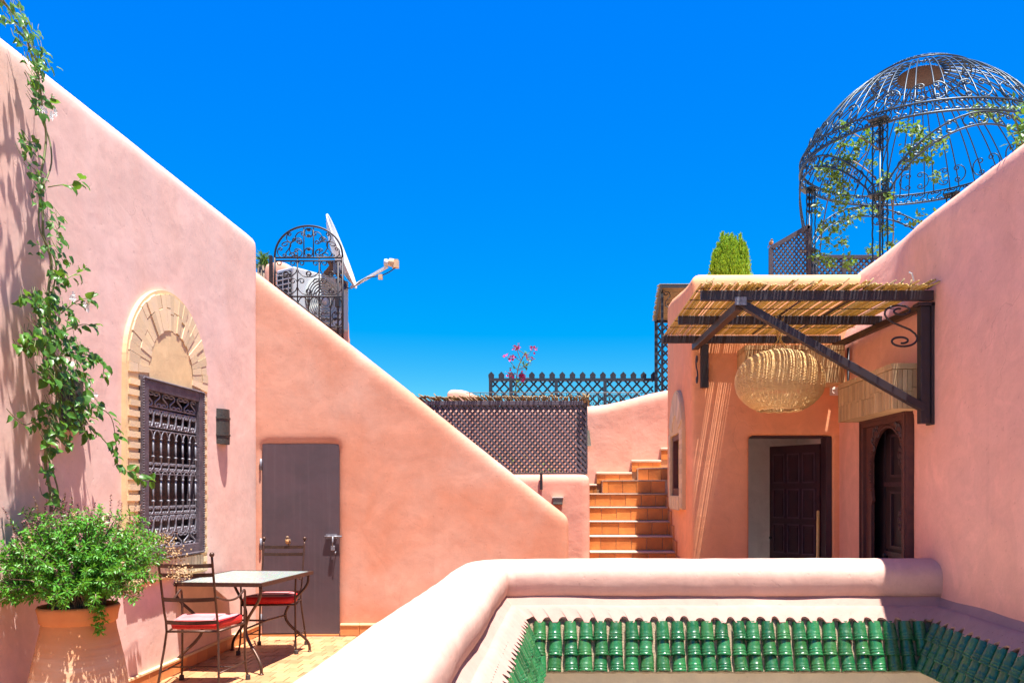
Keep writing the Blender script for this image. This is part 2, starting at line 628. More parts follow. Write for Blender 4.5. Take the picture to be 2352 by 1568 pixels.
def smooth_by_angle(me, deg=35):
    me.polygons.foreach_set('use_smooth', [True] * len(me.polygons))
    bm = bmesh.new(); bm.from_mesh(me)
    for e in bm.edges:
        if len(e.link_faces) == 2 and e.calc_face_angle(0) > radians(deg):
            e.smooth = False
    bm.to_mesh(me); bm.free()
    return me


def jit(p, amp, freq, seed=0.0):
    q = Vector((p.x * freq + seed, p.y * freq + seed * .7, p.z * freq - seed))
    return noise.noise(q) * amp


def wall(name, poly, axis, v0, v1, mat, pred=None, r=.1, cuts=(), voxel=.045, amp=.0035, its=3, warp=None, parent=None, **k):
    """adobe wall: an outline extruded to its thickness, rounded edges, real openings, uneven hand-trowelled surface.
    axis 'Y': outline in (X, Z); axis 'X': outline in (Y, Z)"""
    fn = (lambda u, z, a: (u, a, z)) if axis == 'Y' else (lambda u, z, a: (a, u, z))
    me = MB().prism(poly, fn, v0, v1).mesh(name, mat)
    if pred:
        bm = bmesh.new(); bm.from_mesh(me)
        es = [e for e in bm.edges if pred(e.verts[0].co, e.verts[1].co)]
        bmesh.ops.bevel(bm, geom=es, offset=r, segments=5, affect='EDGES', profile=.5, clamp_overlap=True)
        bm.to_mesh(me); bm.free()
    o = bpy.data.objects.new(name, me)
    COL.objects.link(o)
    tmp = []
    for a, b in cuts:
        cm = MB().box2(a, b).mesh('cut', mat)
        co = bpy.data.objects.new('cut', cm); COL.objects.link(co); tmp.append(co)
        md = o.modifiers.new('b', 'BOOLEAN'); md.object = co; md.operation = 'DIFFERENCE'; md.solver = 'EXACT'
    md = o.modifiers.new('r', 'REMESH'); md.mode = 'VOXEL'; md.voxel_size = voxel; md.use_smooth_shade = True
    md = o.modifiers.new('s', 'SMOOTH'); md.iterations = its; md.factor = .5
    dg = bpy.context.evaluated_depsgraph_get()
    dg.update()
    nm = bpy.data.meshes.new_from_object(o.evaluated_get(dg))
    bpy.data.objects.remove(o)
    for t in tmp:
        bpy.data.objects.remove(t)
    nm.name = name
    nv = len(nm.vertices)
    co, no = [0.0] * (3 * nv), [0.0] * (3 * nv)
    nm.vertices.foreach_get('co', co); nm.vertices.foreach_get('normal', no)
    for i in range(0, 3 * nv, 3):
        p = Vector(co[i:i + 3])
        d = jit(p, amp, 1.1, 3.3) + jit(p, amp * .5, 2.7, 9.1)
        p = p + Vector(no[i:i + 3]) * d
        if warp: p = warp(p)
        co[i:i + 3] = p
    nm.vertices.foreach_set('co', co)
    if not nm.materials: nm.materials.append(mat)
    nm.polygons.foreach_set('use_smooth', [True] * len(nm.polygons))
    nm.update()
    ob = bpy.data.objects.new(name, nm)
    return link(ob, parent, wmat(parent), **k)


# wrought iron scrolls ------------------------------------------------
def scroll_curve(kind='C', n=32, turn=440):
    T = radians(turn)
    p = Vector((0, 0, 0))
    pts = [p.copy()]
    for i in range(n):
        s = -T + 2 * T * (i + .5) / n
        r = (.52 + (1.25 if kind == 'C' else .75) * math.exp(-(s / 1.05) ** 2)) * math.exp(-.13 * abs(s))
        h = s if kind == 'C' else abs(s)
        p = p + Vector((cos(h), 0, sin(h))) * r
        pts.append(p.copy())
    d = pts[-1] - pts[0]
    R = Matrix.Rotation(math.atan2(d.z, d.x) - pi / 2, 3, 'Y')
    pts = [R @ q for q in pts]
    x0, x1 = min(q.x for q in pts), max(q.x for q in pts)
    z0, z1 = min(q.z for q in pts), max(q.z for q in pts)
    return [Vector(((q.x - (x0 + x1) / 2) / (x1 - x0), 0, (q.z - (z0 + z1) / 2) / (z1 - z0))) for q in pts]


C_CURVE, S_CURVE = scroll_curve('C', 34), scroll_curve('S', 34)
_scr = {}


def scroll_mesh(kind, w, h, r, mat, sides=4):
    key = (kind, round(w, 4), round(h, 4), round(r, 4), mat.name)
    if key not in _scr:
        c = C_CURVE if kind == 'C' else S_CURVE
        _scr[key] = MB().tube([(q.x * w, 0, q.z * h) for q in c], r, sides).mesh('scroll', mat, smooth=True, fix=False)
    return _scr[key]


def frame_m(o, u, v):
    """matrix whose local x, z run along u, v and whose origin is o"""
    u = Vector(u).normalized(); v = Vector(v).normalized()
    n = v.cross(u).normalized()
    m = Matrix((u, n, v)).transposed().to_4x4()
    m.translation = o
    return m


def clip_line(p, d, poly):
    """part of the line p + t d inside a convex polygon (2D, counter-clockwise)"""
    t0, t1 = -1e9, 1e9
    n = len(poly)
    for i in range(n):
        a, b = poly[i], poly[(i + 1) % n]
        ex, ez = b[0] - a[0], b[1] - a[1]
        nx, nz = -ez, ex                      # inward normal
        num = (p[0] - a[0]) * nx + (p[1] - a[1]) * nz
        den = d[0] * nx + d[1] * nz
        if abs(den) < 1e-9:
            if num < 0: return None
            continue
        t = -num / den
        if den > 0: t0 = max(t0, t)
        else: t1 = min(t1, t)
    return (t0, t1) if t1 - t0 > .02 else None


def lattice(parent, org, u, v, poly, pitch, w, th, mat, ang=45, name='slat', front=None):
    """two crossed layers of diagonal slats, each slat an object; poly in (u, v) metres, counter-clockwise"""
    u, v = Vector(u).normalized(), Vector(v).normalized()
    n = u.cross(v)
    lo = min(q[0] for q in poly) - 6; hi = max(q[0] for q in poly) + 6
    for layer, sg in ((-.5, 1), (.5, -1)):
        dx, dz = cos(radians(ang)) * sg, sin(radians(ang))
        x = lo
        while x < hi:
            r = clip_line((x, 0), (dx, dz), poly)
            x += pitch
            if not r: continue
            a = (x - pitch + dx * r[0], dz * r[0]); b = (x - pitch + dx * r[1], dz * r[1])
            A = org + u * a[0] + v * a[1] + n * layer * th
            B = org + u * b[0] + v * b[1] + n * layer * th
            MB().bar(A, B, th * .96, w, (B - A).normalized().cross(n)).build(name, mat if (layer < 0 or front is None) else front, parent)
# ------------------------------------------------------------------ setting: ground, floors
XL = -3.262           # inner face of the left wall
YS = 8.41             # face of the stair wall
XR = 2.67             # face of the right wall
YH = 8.0              # face of the house front
XH = 1.2065           # left face of the house

MB().box2((-300, -300, -3.4), (300, 300, -3.2)).build('ground', M['ground'], kind='structure')
fl = MB()
fl.box2((-3.9, -.4, -.4), (-.84, 8.9, -.012))
fl.box2((-.84, 6.17, -.4), (3.2, 8.9, -.012))
fl.box2((-3.0, 8.9, -.4), (1.2, 12.6, -.012))
fl.box2((-3.9, -6, -.4), (4.5, -.41, -.012))
MB().box2((-.36, .6, -3.19), (2.6, 5.7, -3.1)).build('courtyard_floor', M['pl_white'], kind='structure')  # pale floor added out of view to bounce sunlight onto the shaded walls
terrace_floor = fl.build('terrace_floor', M['grout'], kind='structure')

# floor tiles: the largest in view one by one, the rest joined
tw, td = .113, .165
tile_me = [bevelled(MB().box((0, 0, -.008), (tw - .006, td - .006, .016)).mesh('tile', M['terra_floor']), .0025, 1)]
rest = MB()
rt = random.Random(3)
for j in range(60):
    y = .1 + td * (j + .5)
    if y > 8.36: break
    for i in range(70):
        x = XL + .03 + tw * (i + (.5 if j % 2 else .0))
        if x > 2.6: break
        if -.86 < x and y < 6.3: continue
        if x > 1.1 and y > 7.9: continue
        q = Matrix.Translation((x, y, rt.uniform(-.0015, .0015))) @ Euler((rt.gauss(0, .004), rt.gauss(0, .004), rt.gauss(0, .006))).to_matrix().to_4x4()
        if x < -1.95 and y > 6.0:
            inst('tile', tile_me[0], q, terrace_floor)
        else:
            rest.add([q @ v.co for v in tile_me[0].vertices], [tuple(f.vertices) for f in tile_me[0].polygons])
rest.build('tile_field', M['terra_floor'], terrace_floor, kind='stuff', fix=False)

# ------------------------------------------------------------------ left wall with arched window
WY0, WY1, WZ0, WZ1 = 6.026, 7.046, .965, 2.368
left_wall = wall('plaster_wall', [(.3, -3.2), (8.45, -3.2), (8.45, 4.15), (.3, 4.15)], 'X', XL - .5, XL, M['pl_left'],
                 pred=lambda a, b: (a.z > 4 and b.z > 4 and abs(a.y - b.y) > 1) or (a.y > 8.4 and b.y > 8.4 and not (a.z < -3 and b.z < -3)),
                 r=.10, cuts=[((XL - .22, WY0 + .05, WZ0 + .05), (XL + .2, WY1 - .05, WZ1 - .05))], voxel=.042,
                 label='tall pale pink plaster wall on the left with vine, arched window and two sconces', cat='wall')

# skirting along the left and the stair wall
sk = MB()
skm = bevelled(MB().box((0, 0, .05), (.02, .2, .1)).mesh('skirting_tile', M['terra_skirt']), .003, 1)
skl = bevelled(MB().box((0, 0, .112), (.034, .2, .022)).mesh('skirting_ledge', M['tan_plaster']), .004, 1)
y = 4.0
while y < 8.38:
    for me in (skm, skl):
        inst(me.name, me, Matrix.Translation((XL + .01, y + .1, 0)) @ Matrix.Scale(.985, 4, (0, 1, 0)), left_wall)
    y += .2

# ------------------------------------------------------------------ stair wall with the metal door
def st_top(x): return 3.77 - (x + 3.262) * (3.77 - 1.25) / (3.262 - .045)


stair_wall = wall('stair_wall', [(-3.75, -.35), (-.02, -.35), (-.02, 1.215), (-.06, 1.255), (-1.2, st_top(-1.2)), (-2.2, st_top(-2.2) + .015), (-3.262, 3.77), (-3.75, 4.13)],
                  'Y', YS, YS + .26, M['pl_stair'],
                  pred=lambda a, b: (a.z > 1.1 and b.z > 1.1 and abs(a.x - b.x) > .01) or (a.x > -.03 and b.x > -.03), r=.055,
                  cuts=[((-3.228, YS - .2, -.05), (-2.41, YS + .07, 2.0))], voxel=.042, amp=.004,
                  label='salmon plaster wall with sloping top beside the metal door, hiding the rising stair', cat='wall')
x = -2.40
while x < -.1:
    for me in (skm, skl):
        inst(me.name, me, Matrix.Translation((x + .1, YS - .008, 0)) @ Matrix.Rotation(pi / 2, 4, 'Z') @ Matrix.Scale(.985, 4, (0, 1, 0)), stair_wall)
    x += .2
# hidden flight behind the stair wall that carries the gate
hs = MB()
for i in range(16):
    z = .22 * (i + 1)
    hs.box2((-.1 - .21 * (i + 1), YS + .262, 0), (-.1 - .21 * i, 8.94, z))
hs.build('stair_flight', M['terra'], kind='structure')

# ------------------------------------------------------------------ low wall by the stairs
low_wall = wall('low_wall', [(-2.6, -.2), (.215, -.2), (.215, 1.69), (-2.6, 1.69)], 'Y', 8.96, 9.2, M['pl_low'],
                pred=lambda a, b: (a.z > 1.6 and b.z > 1.6) or (a.x > .2 and b.x > .2), r=.06, voxel=.04, amp=.004,
                label='low rose plaster wall left of the tiled steps, under the lattice screen', cat='wall')

# curved wall behind the steps
bw = [(-3.6, -.2), (3.2, -.2), (3.2, 3.0), (1.9, 2.99), (1.31, 2.88), (1.05, 2.83), (.8, 2.76), (.5, 2.69), (.2, 2.66), (.02, 2.67), (-3.6, 2.67)]
back_wall = wall('back_wall', bw, 'Y', 10.95, 11.3, M['pl_low'], pred=lambda a, b: a.z > 2.4 and b.z > 2.4, r=.12, voxel=.05, amp=.005,
                 label='rose plaster wall with a rising rounded top behind the tiled steps', cat='wall')

# wall stub left of the far fence
stub = wall('wall_stub', [(-1.98, 2.0), (-1.32, 2.0), (-1.32, 2.93), (-1.62, 3.1), (-1.78, 3.14), (-1.98, 3.14)], 'Y', 12.9, 13.4, M['pl_low'],
            pred=lambda a, b: a.z > 2.8 and b.z > 2.8, r=.1, voxel=.04,
            label='small rounded pink wall end rising above the reed roof, left of the far fence', cat='wall')

# stair parapet far left, behind the gate and the air conditioner
rp = wall('stair_parapet', [(-3.76, 2.0), (-2.76, 2.0), (-2.76, 3.60), (-2.80, 3.72), (-2.90, 3.84), (-3.50, 4.31), (-3.6, 4.33), (-3.76, 4.28)], 'Y', 9.85, 10.1, M['pl_low'],
          pred=lambda a, b: a.z > 3.5 and b.z > 3.5, r=.05, voxel=.04,
          label='pink stair parapet with sloping rounded top behind the iron gate', cat='wall')

# ------------------------------------------------------------------ house on the right
house = wall('house', [(YH, -3.2), (10.05, -3.2), (10.05, 3.86), (9.7, 3.84), (9.0, 3.75), (8.5, 3.69), (YH, 3.67)], 'X', XH, XR + .40, M['pl_house'],
             pred=lambda a, b: (a.z > 3.5 and b.z > 3.5) , r=.10, its=2,
             cuts=[((1.775, YH - .3, -.02), (2.605, YH + .5, 2.062)), ((1.35, YH + .24, -.02), (2.8, 9.85, 2.45)),
                   ((XH - .2, 8.66, 1.45), (XH + .1, 9.42, 2.16)), ((1.85, 8.50, 2.3), (2.66, 9.02, 4.2))], voxel=.03, amp=.004,  # last cut: unseen shaft added through the roof to light the room
             label='terracotta plaster house under the reed awning with an open doorway', cat='house')
# white room seen through the doorway
rm = MB()
X0, X1, Y0, Y1, Z1 = 1.36, 2.78, YH + .262, 9.84, 2.44
rm.box2((X0, Y1 - .02, 0), (X1, Y1, Z1)); rm.box2((X0, Y0, 0), (X0 + .02, Y1 - .021, Z1))
rm.box2((X1 - .02, Y0, 0), (X1, Y1 - .021, Z1)); rm.box2((X0 + .021, Y0, Z1 - .02), (X1 - .021, 8.49, Z1)); rm.box2((X0 + .021, 9.03, Z1 - .02), (X1 - .021, Y1 - .021, Z1)); rm.box2((X0 + .021, 8.491, Z1 - .02), (1.84, 9.029, Z1))  # ceiling left open below the added light shaft
rm.box2((X0 + .021, Y0, -.01), (X1 - .021, Y1 - .021, .01))
rm.build('room_lining', M['pl_white'], house)
MB().box2((1.79, 9.2, .012), (2.02, 9.818, 2.4)).build('room_pier', M['pl_white'], house)


# ------------------------------------------------------------------ right wall
def sst(a, b, x):
    t = max(0, min(1, (x - a) / (b - a))); return t * t * (3 - 2 * t)


def lean(p):
    if p.x < XR + .2 and p.z > 2.75:
        k = sst(6.1, 7.3, p.y)
        d = p.z - 2.75
        p = Vector((p.x + k * .30 * d * sst(0, .4, d), p.y, p.z + k * .16 * sst(0, .8, d)))
    return p


right_wall = wall('courtyard_wall', [(.3, -3.2), (8.3, -3.2), (8.3, 3.62), (.3, 3.62)], 'X', XR, XR + .45, M['pl_right'],
                  pred=lambda a, b: a.z > 3.5 and b.z > 3.5, r=.13, warp=lean,
                  cuts=[((XR - .2, 6.31, -.02), (XR + .6, 7.29, 2.13))], voxel=.045, amp=.005,
                  label='tall shaded pink plaster wall on the right with the arched door', cat='wall')

# roof terrace carrying the gazebo, behind the right wall
MB().box2((XR + .36, 8.32, 2.6), (9, 15, 2.9)).build('roof_terrace', M['pl_low'], kind='structure')
MB().box2((3.9, 5.0, -3.2), (4.1, 8.3, 2.2)).build('passage_wall', M['pl_white'], kind='structure')

# ------------------------------------------------------------------ parapet round the courtyard, with plaster apron and green tile eaves
CX, CY = -.467, 5.8
PITCH = .1065


def stations(n0, n1, n2, arms=3, ext=False):
    """points along the three arms: each gives f(o) -> (x, y, u)"""
    out = []
    for i in range(n0 + 1):
        t = i / n0
        out.append(lambda o, t=t: (CX + o, .5 + (CY - .5 - max(o, 0)) * t, .5 + (CY - .5 - max(o, 0)) * t, 0))
    for k in range(1, 9):
        a = pi - (pi / 2) * k / 9
        out.append(lambda o, a=a: ((CX + o, CY - o, CY - o, 0) if o >= 0 else (CX - o * cos(a), CY - o * sin(a), CY, 0)))
    for i in range(n1 + 1):
        t = i / n1
        out.append(lambda o, t=t: (CX + max(o, 0) + (XR + (0.16 + max(o, 0) * 2 if ext else 0) - CX - 2 * max(o, 0)) * t, CY - o, CX + max(o, 0) + (XR - CX - 2 * max(o, 0)) * t, 1))
    if arms == 3:
        for i in range(n2 + 1):
            t = i / n2
            out.append(lambda o, t=t: (XR - o, CY - o - (CY - .5 - o) * t, CY - o - (CY - .5 - o) * t, 2))
    return out


def sweep(st, prof, fn=None):
    mb = MB()
    vs = []
    for s in st:
        for j, (o, z) in enumerate(prof):
            x, y, u, arm = s(o)
            p = Vector((x, y, z))
            if fn: p = fn(p, j, u, arm, s, o)
            vs.append(p)
    m = len(prof)
    fs = []
    for i in range(len(st) - 1):
        for j in range(m - 1):
            fs.append((i * m + j, i * m + j + 1, (i + 1) * m + j + 1, (i + 1) * m + j))
    return mb.add(vs, fs)


def cap_fn(p, j, u, arm, s, o):
    q = p + Vector((jit(p, .012, 1.6, 1), jit(p, .012, 1.6, 5), jit(p, .010, 1.3, 9)))
    q += Vector((jit(p, .004, 6, 1), jit(p, .004, 6, 5), jit(p, .004, 6, 9)))
    return q


parapet = thing('parapet', 'thick rounded pale pink parapet around the courtyard opening', 'parapet', (0.5, 5.9, 0))
cap_prof = [(-.375, -.3), (-.375, .3), (-.375, .6), (-.37, .76), (-.355, .86)]
for k in range(1, 14):
    a = pi - pi * k / 13.0
    cap_prof.append((-.168 + .195 * cos(a), .875 + .128 * max(0.0, sin(a)) ** .85))
cap_prof += [(.022, .82), (.012, .775), (-.002, .748), (-.03, .735), (-.06, .73)]
sweep(stations(90, 60, 0, 2, True), cap_prof, cap_fn).build('cap', M['pl_parapet'], parapet, smooth=True, weld=True)

arches = {}
ra = random.Random(5)


def arch_h(arm, u):
    """height of the arched notch in the apron's edge above each gap between tile columns"""
    k = math.floor(u / PITCH)
    key = (arm, k)
    if key not in arches:
        arches[key] = (ra.uniform(.038, .062), ra.uniform(.028, .038), ra.uniform(-.006, .006))
    h, w, off = arches[key]
    d = abs(u - (k + .5) * PITCH - off) / w
    return h * sqrt(max(0, 1 - d * d)) if d < 1 else 0.0


ARM = {0: (Vector((1, 0, 0)), Vector((0, 1, 0))), 1: (Vector((0, -1, 0)), Vector((1, 0, 0))), 2: (Vector((-1, 0, 0)), Vector((0, -1, 0)))}
AP0, AP1 = (-.012, .752), (.180, .588)        # apron: from the crease to the tiles (offset, height)


def apron_fn(p, j, u, arm, s, o):
    t = (j / 7.0)
    if j > 7: t = 1.0
    h = arch_h(arm, s(AP1[0])[2]) * sst(.35, 1.0, t)
    k = h / .30
    # slide back up the slope
    sl = (AP1[0] - AP0[0]) * k * 1.15
    o2 = o
    z2 = p.z + (AP0[1] - AP1[1]) * k * 1.15
    x, y, _, _ = s(o2)
    q = Vector((x, y, z2)) - ARM[arm][0] * sl
    w = 1.0 - .6 * sst(.7, 1, t)
    return q + Vector((jit(q, .009 * w, 2.3, 1), jit(q, .009 * w, 2.3, 5), jit(q, .008 * w, 2.3, 9) + jit(q, .004, 17, 2) * sst(.6, 1, t)))


ap_prof = []
for j in range(8):
    t = j / 7.0
    ap_prof.append((AP0[0] + (AP1[0] - AP0[0]) * t, AP0[1] + (AP1[1] - AP0[1]) * t + .022 * sin(pi * t) * (-1 if t < .4 else .4)))
ap_prof += [(.172, .572), (.11, .575)]
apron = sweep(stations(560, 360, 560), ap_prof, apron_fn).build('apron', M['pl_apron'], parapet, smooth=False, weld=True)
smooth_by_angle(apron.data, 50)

court = sweep(stations(2, 2, 2), [(.085, .60), (.085, -3.2)]).build('courtyard_face', M['pl_court'], parapet, weld=True)
bed = sweep(stations(120, 90, 120), [(.10, .64), (.132, .575), (.246, .257), (.235, .245), (.085, .245)],
            lambda p, j, u, arm, s, o: p + Vector((jit(p, .006, 30, 1), jit(p, .006, 30, 4), jit(p, .006, 30, 7)))).build('mortar_bed', M['mortar'], parapet, weld=True)


def green_tile_mesh(seed):
    r = random.Random(seed)
    prof = [(0.0, .0405), (.03, .0435), (.06, .0455), (.080, .046), (.084, .0475), (.089, .0465), (.096, .0465), (.102, .0485), (.108, .049), (.114, .047), (.118, .049), (.125, .0505), (.130, .049)]
    mb = MB()
    n = 10
    vs, m = [], n + 1
    for i, (d, rad) in enumerate(prof):
        rad *= 1 + r.uniform(-.012, .012)
        for k in range(m):
            a = pi * k / n
            vs.append((-cos(a) * rad, d, sin(a) * rad * 1.02 - .004))
    fs = []
    for i in range(len(prof) - 1):
        for k in range(n):
            fs.append((i * m + k, (i + 1) * m + k, (i + 1) * m + k + 1, i * m + k + 1))
    # underside lip at the lower end
    b = len(vs)
    for k in range(m):
        a = pi * k / n
        vs.append((-cos(a) * .039, .130, sin(a) * .039 - .004))
    for k in range(m):
        a = pi * k / n
        vs.append((-cos(a) * .036, .06, sin(a) * .036 - .004))
    L = (len(prof) - 1) * m
    for k in range(n):
        fs.append((L + k, b + k, b + k + 1, L + k + 1))
        fs.append((b + k, b + m + k, b + m + k + 1, b + k + 1))
    me = mb.add(vs, fs).mesh('green_tile', M['green'], smooth=True, fix=False)
    return smooth_by_angle(me, 38)


gts = [green_tile_mesh(i) for i in range(4)]
pan_me = MB().lathe([(.030, 0), (.033, .10)], 8, (0, 0, .018), Matrix.Rotation(radians(-90), 3, 'X'), arc=pi, a0=pi if False else 0).mesh('pan_tile', M['pan'], smooth=True)
ARM = {0: (Vector((1, 0, 0)), Vector((0, 1, 0))), 1: (Vector((0, -1, 0)), Vector((1, 0, 0))), 2: (Vector((-1, 0, 0)), Vector((0, -1, 0)))}
rg = random.Random(11)
for arm in (0, 1, 2):
    od, al = ARM[arm]
    lo, hi = {0: (2.6, CY - .15), 1: (CX + .15, XR - .15), 2: (2.6, CY - .15)}[arm]
    k0, k1 = math.floor(lo / PITCH) - 1, math.ceil(hi / PITCH) + 1
    for k in range(k0, k1):
        u = k * PITCH                      # column centre; gaps at (k + .5) pitch
        skew = rg.gauss(0, .02)
        for row in range(3):
            t = (row * .107 + .0) / .329
            o = .137 + .11 * t; z = .582 - .31 * t
            lim = o + .03
            if arm == 1 and not (CX + lim + .01 < u < XR - lim - .01): continue
            if arm != 1 and not (2.6 < u < CY - lim - .012): continue
            base = {0: Vector((CX + o, u, z)), 1: Vector((u, CY - o, z)), 2: Vector((XR - o, u, z))}[arm]
            d = (od * .334 + Vector((0, 0, -.942)))
            tilt = radians(-4.5 + rg.gauss(0, 1.2))
            a = al
            if arm == 0: a = -al
            if arm == 2: a = -al
            nrm = a.cross(d)
            if nrm.dot(od) < 0: a = -a; nrm = a.cross(d)
            m = Matrix((a, d, nrm)).transposed().to_4x4()
            m = Matrix.Translation(base + nrm * (.004 + rg.gauss(0, .002)) + a * rg.gauss(0, .0025)) @ m @ Euler((-tilt * -1 if False else radians(3.5) + rg.gauss(0, .02), 0, skew + rg.gauss(0, .02))).to_matrix().to_4x4()
            inst('green_tile', rg.choice(gts), m, parapet)
        # brown hollow above the gap
        ug = u + PITCH / 2
        o, z = .097, .645
        if arm == 1 and not (CX + .2 < ug < XR - .2): continue
        if arm != 1 and not (2.6 < ug < CY - .2): continue
        base = {0: Vector((CX + o, ug, z)), 1: Vector((ug, CY - o, z)), 2: Vector((XR - o, ug, z))}[arm]
        d = (od * .334 + Vector((0, 0, -.942)))
        a = al
        nrm = a.cross(d)
        if nrm.dot(od) < 0: a = -a; nrm = a.cross(d)
        m = Matrix((a, d, nrm)).transposed().to_4x4(); m.translation = base
        inst('pan_tile', pan_me, m @ Matrix.Scale(1, 4), parapet)
# ------------------------------------------------------------------ arched window on the left wall
win = thing('arched_window', 'tall window with scrolled iron grille under a tan brick arch on the pink wall', 'window', (XL, 6.536, WZ0))
WC, ZC = 6.52, 2.44           # centre of the arch
rw = random.Random(21)


def side_face(u, z, a): return (XL + a, u, z)


# tan plaster ground of the surround (jambs, arch disc), 3 cm proud
n = 30
poly = [(WC - .665, WZ0 - .17), (WC + .645, WZ0 - .17), (WC + .645, ZC)]
poly += [(WC + .655 * cos(pi * k / n), ZC + .665 * sin(pi * k / n)) for k in range(1, n)] + [(WC - .665, ZC)]
sm = MB()
hole = [(WY0 + .03, WZ0 + .03), (WY1 - .03, WZ0 + .03), (WY1 - .03, WZ1 - .03), (WY0 + .03, WZ1 - .03)]
# ring of quads: arch disc above the frame, two jambs, sill strip
sm.prism([(WY0 + .03, WZ1 - .03), (WY1 - .03, WZ1 - .03), (WC + .645, WZ1 - .03), (WC + .645, ZC)] + [(WC - .01 + .655 * cos(pi * k / n), ZC + .665 * sin(pi * k / n)) for k in range(1, n)] + [(WC - .665, ZC), (WC - .665, WZ1 - .03)], side_face, -.02, .032)
sm.prism([(WC - .665, WZ0 - .17), (WY0 + .03, WZ0 - .17), (WY0 + .03, WZ1 - .03), (WC - .665, WZ1 - .03)], side_face, -.02, .032)
sm.prism([(WY1 - .03, WZ0 - .17), (WC + .645, WZ0 - .17), (WC + .645, WZ1 - .03), (WY1 - .03, WZ1 - .03)], side_face, -.02, .032)
sm.prism([(WY0 + .03, WZ0 - .17), (WY1 - .03, WZ0 - .17), (WY1 - .03, WZ0 + .03), (WY0 + .03, WZ0 + .03)], side_face, -.02, .032)
surround = sm.build('surround', M['tan_plaster'], win)
# voussoirs
nv = 27
for k in range(nv):
    a0 = -.10 + (pi + .20) * k / nv; a1 = -.10 + (pi + .20) * (k + .965) / nv
    r0, r1 = .352 + rw.uniform(-.008, .008), .640 + rw.uniform(-.010, .006)
    cut = rw.choice([None, None, .55, .45, .62])
    segs = [(r0, r1)] if cut is None else [(r0, r0 + (r1 - r0) * cut - .004), (r0 + (r1 - r0) * cut + .004, r1)]
    for (q0, q1) in segs:
        pl = [(WC + q0 * cos(a0), ZC + q0 * sin(a0)), (WC + q1 * cos(a0), ZC + q1 * sin(a0)), (WC + q1 * cos(a1), ZC + q1 * sin(a1)), (WC + q0 * cos(a1), ZC + q0 * sin(a1))]
        if min(z for _, z in pl) < WZ1 + .005: continue
        MB().prism(pl, side_face, .03, .043 + rw.uniform(-.004, .004)).build('brick', M['tan_brick'], win)
# jamb bricks
y0a, y1a, y0b, y1b = WC - .645, WY0 - .004, WY1 + .004, WC + .632
z, k = WZ0 - .16, 0
while z < WZ1 - .02:
    for (a, b) in ((y0a, y1a), (y0b, y1b)):
        pr = .044
        sh = rw.uniform(-.012, .012)
        aa, bb = (a + (.0 if k % 2 == 0 else .012) + sh * .4, b) if a < WC else (a, b - (.0 if k % 2 == 0 else .012) + sh * .4)
        MB().prism([(aa, z + .002), (bb, z + .002), (bb, z + .046), (aa, z + .046)], side_face, .03, pr + rw.uniform(-.003, .005)).build('brick', M['tan_brick'], win)
    z += .078; k += 1
y = WY0 + .0
while y < WY1 - .04:
    MB().prism([(y + .003, WZ0 - .15), (y + .050, WZ0 - .15), (y + .050, WZ0 - .012), (y + .003, WZ0 - .012)], side_face, .03, .046 + rw.uniform(0, .007)).build('brick', M['tan_brick'], win)
    y += .0535
# tympanum: smooth tan plaster, slightly deeper than the bricks
MB().prism([(WC + .352 * cos(pi * k / 20), ZC + .352 * sin(pi * k / 20)) for k in range(21)] + [(WC - .352, WZ1), (WC + .352, WZ1)], side_face, .03, .037).build('tympanum', M['tan_plaster'], win)
# wooden frame
fw = .095
fr = MB()
fr.box2((XL - .05, WY0, WZ0), (XL + .062, WY0 + fw, WZ1)); fr.box2((XL - .05, WY1 - fw, WZ0), (XL + .062, WY1, WZ1))
fr.box2((XL - .05, WY0 + fw, WZ1 - fw), (XL + .060, WY1 - fw, WZ1)); fr.box2((XL - .05, WY0 + fw, WZ0), (XL + .060, WY1 - fw, WZ0 + fw))
frame = fr.build('frame', M['wood_frame'], win, bevel=.004)
# rope moulding
rp_ = MB()
for (a, b) in (((WY0 + .012, WZ0 + .012), (WY0 + .012, WZ1 - .012)), ((WY0 + .012, WZ1 - .012), (WY1 - .012, WZ1 - .012)), ((WY1 - .012, WZ1 - .012), (WY1 - .012, WZ0 + .012)), ((WY1 - .012, WZ0 + .012), (WY0 + .012, WZ0 + .012))):
    L = sqrt((a[0] - b[0]) ** 2 + (a[1] - b[1]) ** 2); m = int(L / .02)
    for i in range(m):
        t = (i + .5) / m
        rp_.ball((XL + .064, a[0] + (b[0] - a[0]) * t, a[1] + (b[1] - a[1]) * t), .0105, 6, 4)
rp_.build('rope_moulding', M['wood_frame'], frame, smooth=True)
MB().box2((XL - .062, WY0 + .06, WZ0 + .06), (XL - .055, WY1 - .06, WZ1 - .06)).build('pane', M['dark_inside'], win)
# grille
gx = XL + .030
GY0, GY1, GZ0, GZ1 = WY0 + fw, WY1 - fw, WZ0 + fw, WZ1 - fw
GH, GW = GZ1 - GZ0, GY1 - GY0
grille = thing('grille', None, None, (gx, (GY0 + GY1) / 2, GZ0))
for kk in ('label', 'category'):
    if kk in grille: del grille[kk]
grille.parent = win
grille.matrix_basis = WM[win.name].inverted() @ WM[grille.name]


def gz(f): return GZ1 - f * GH


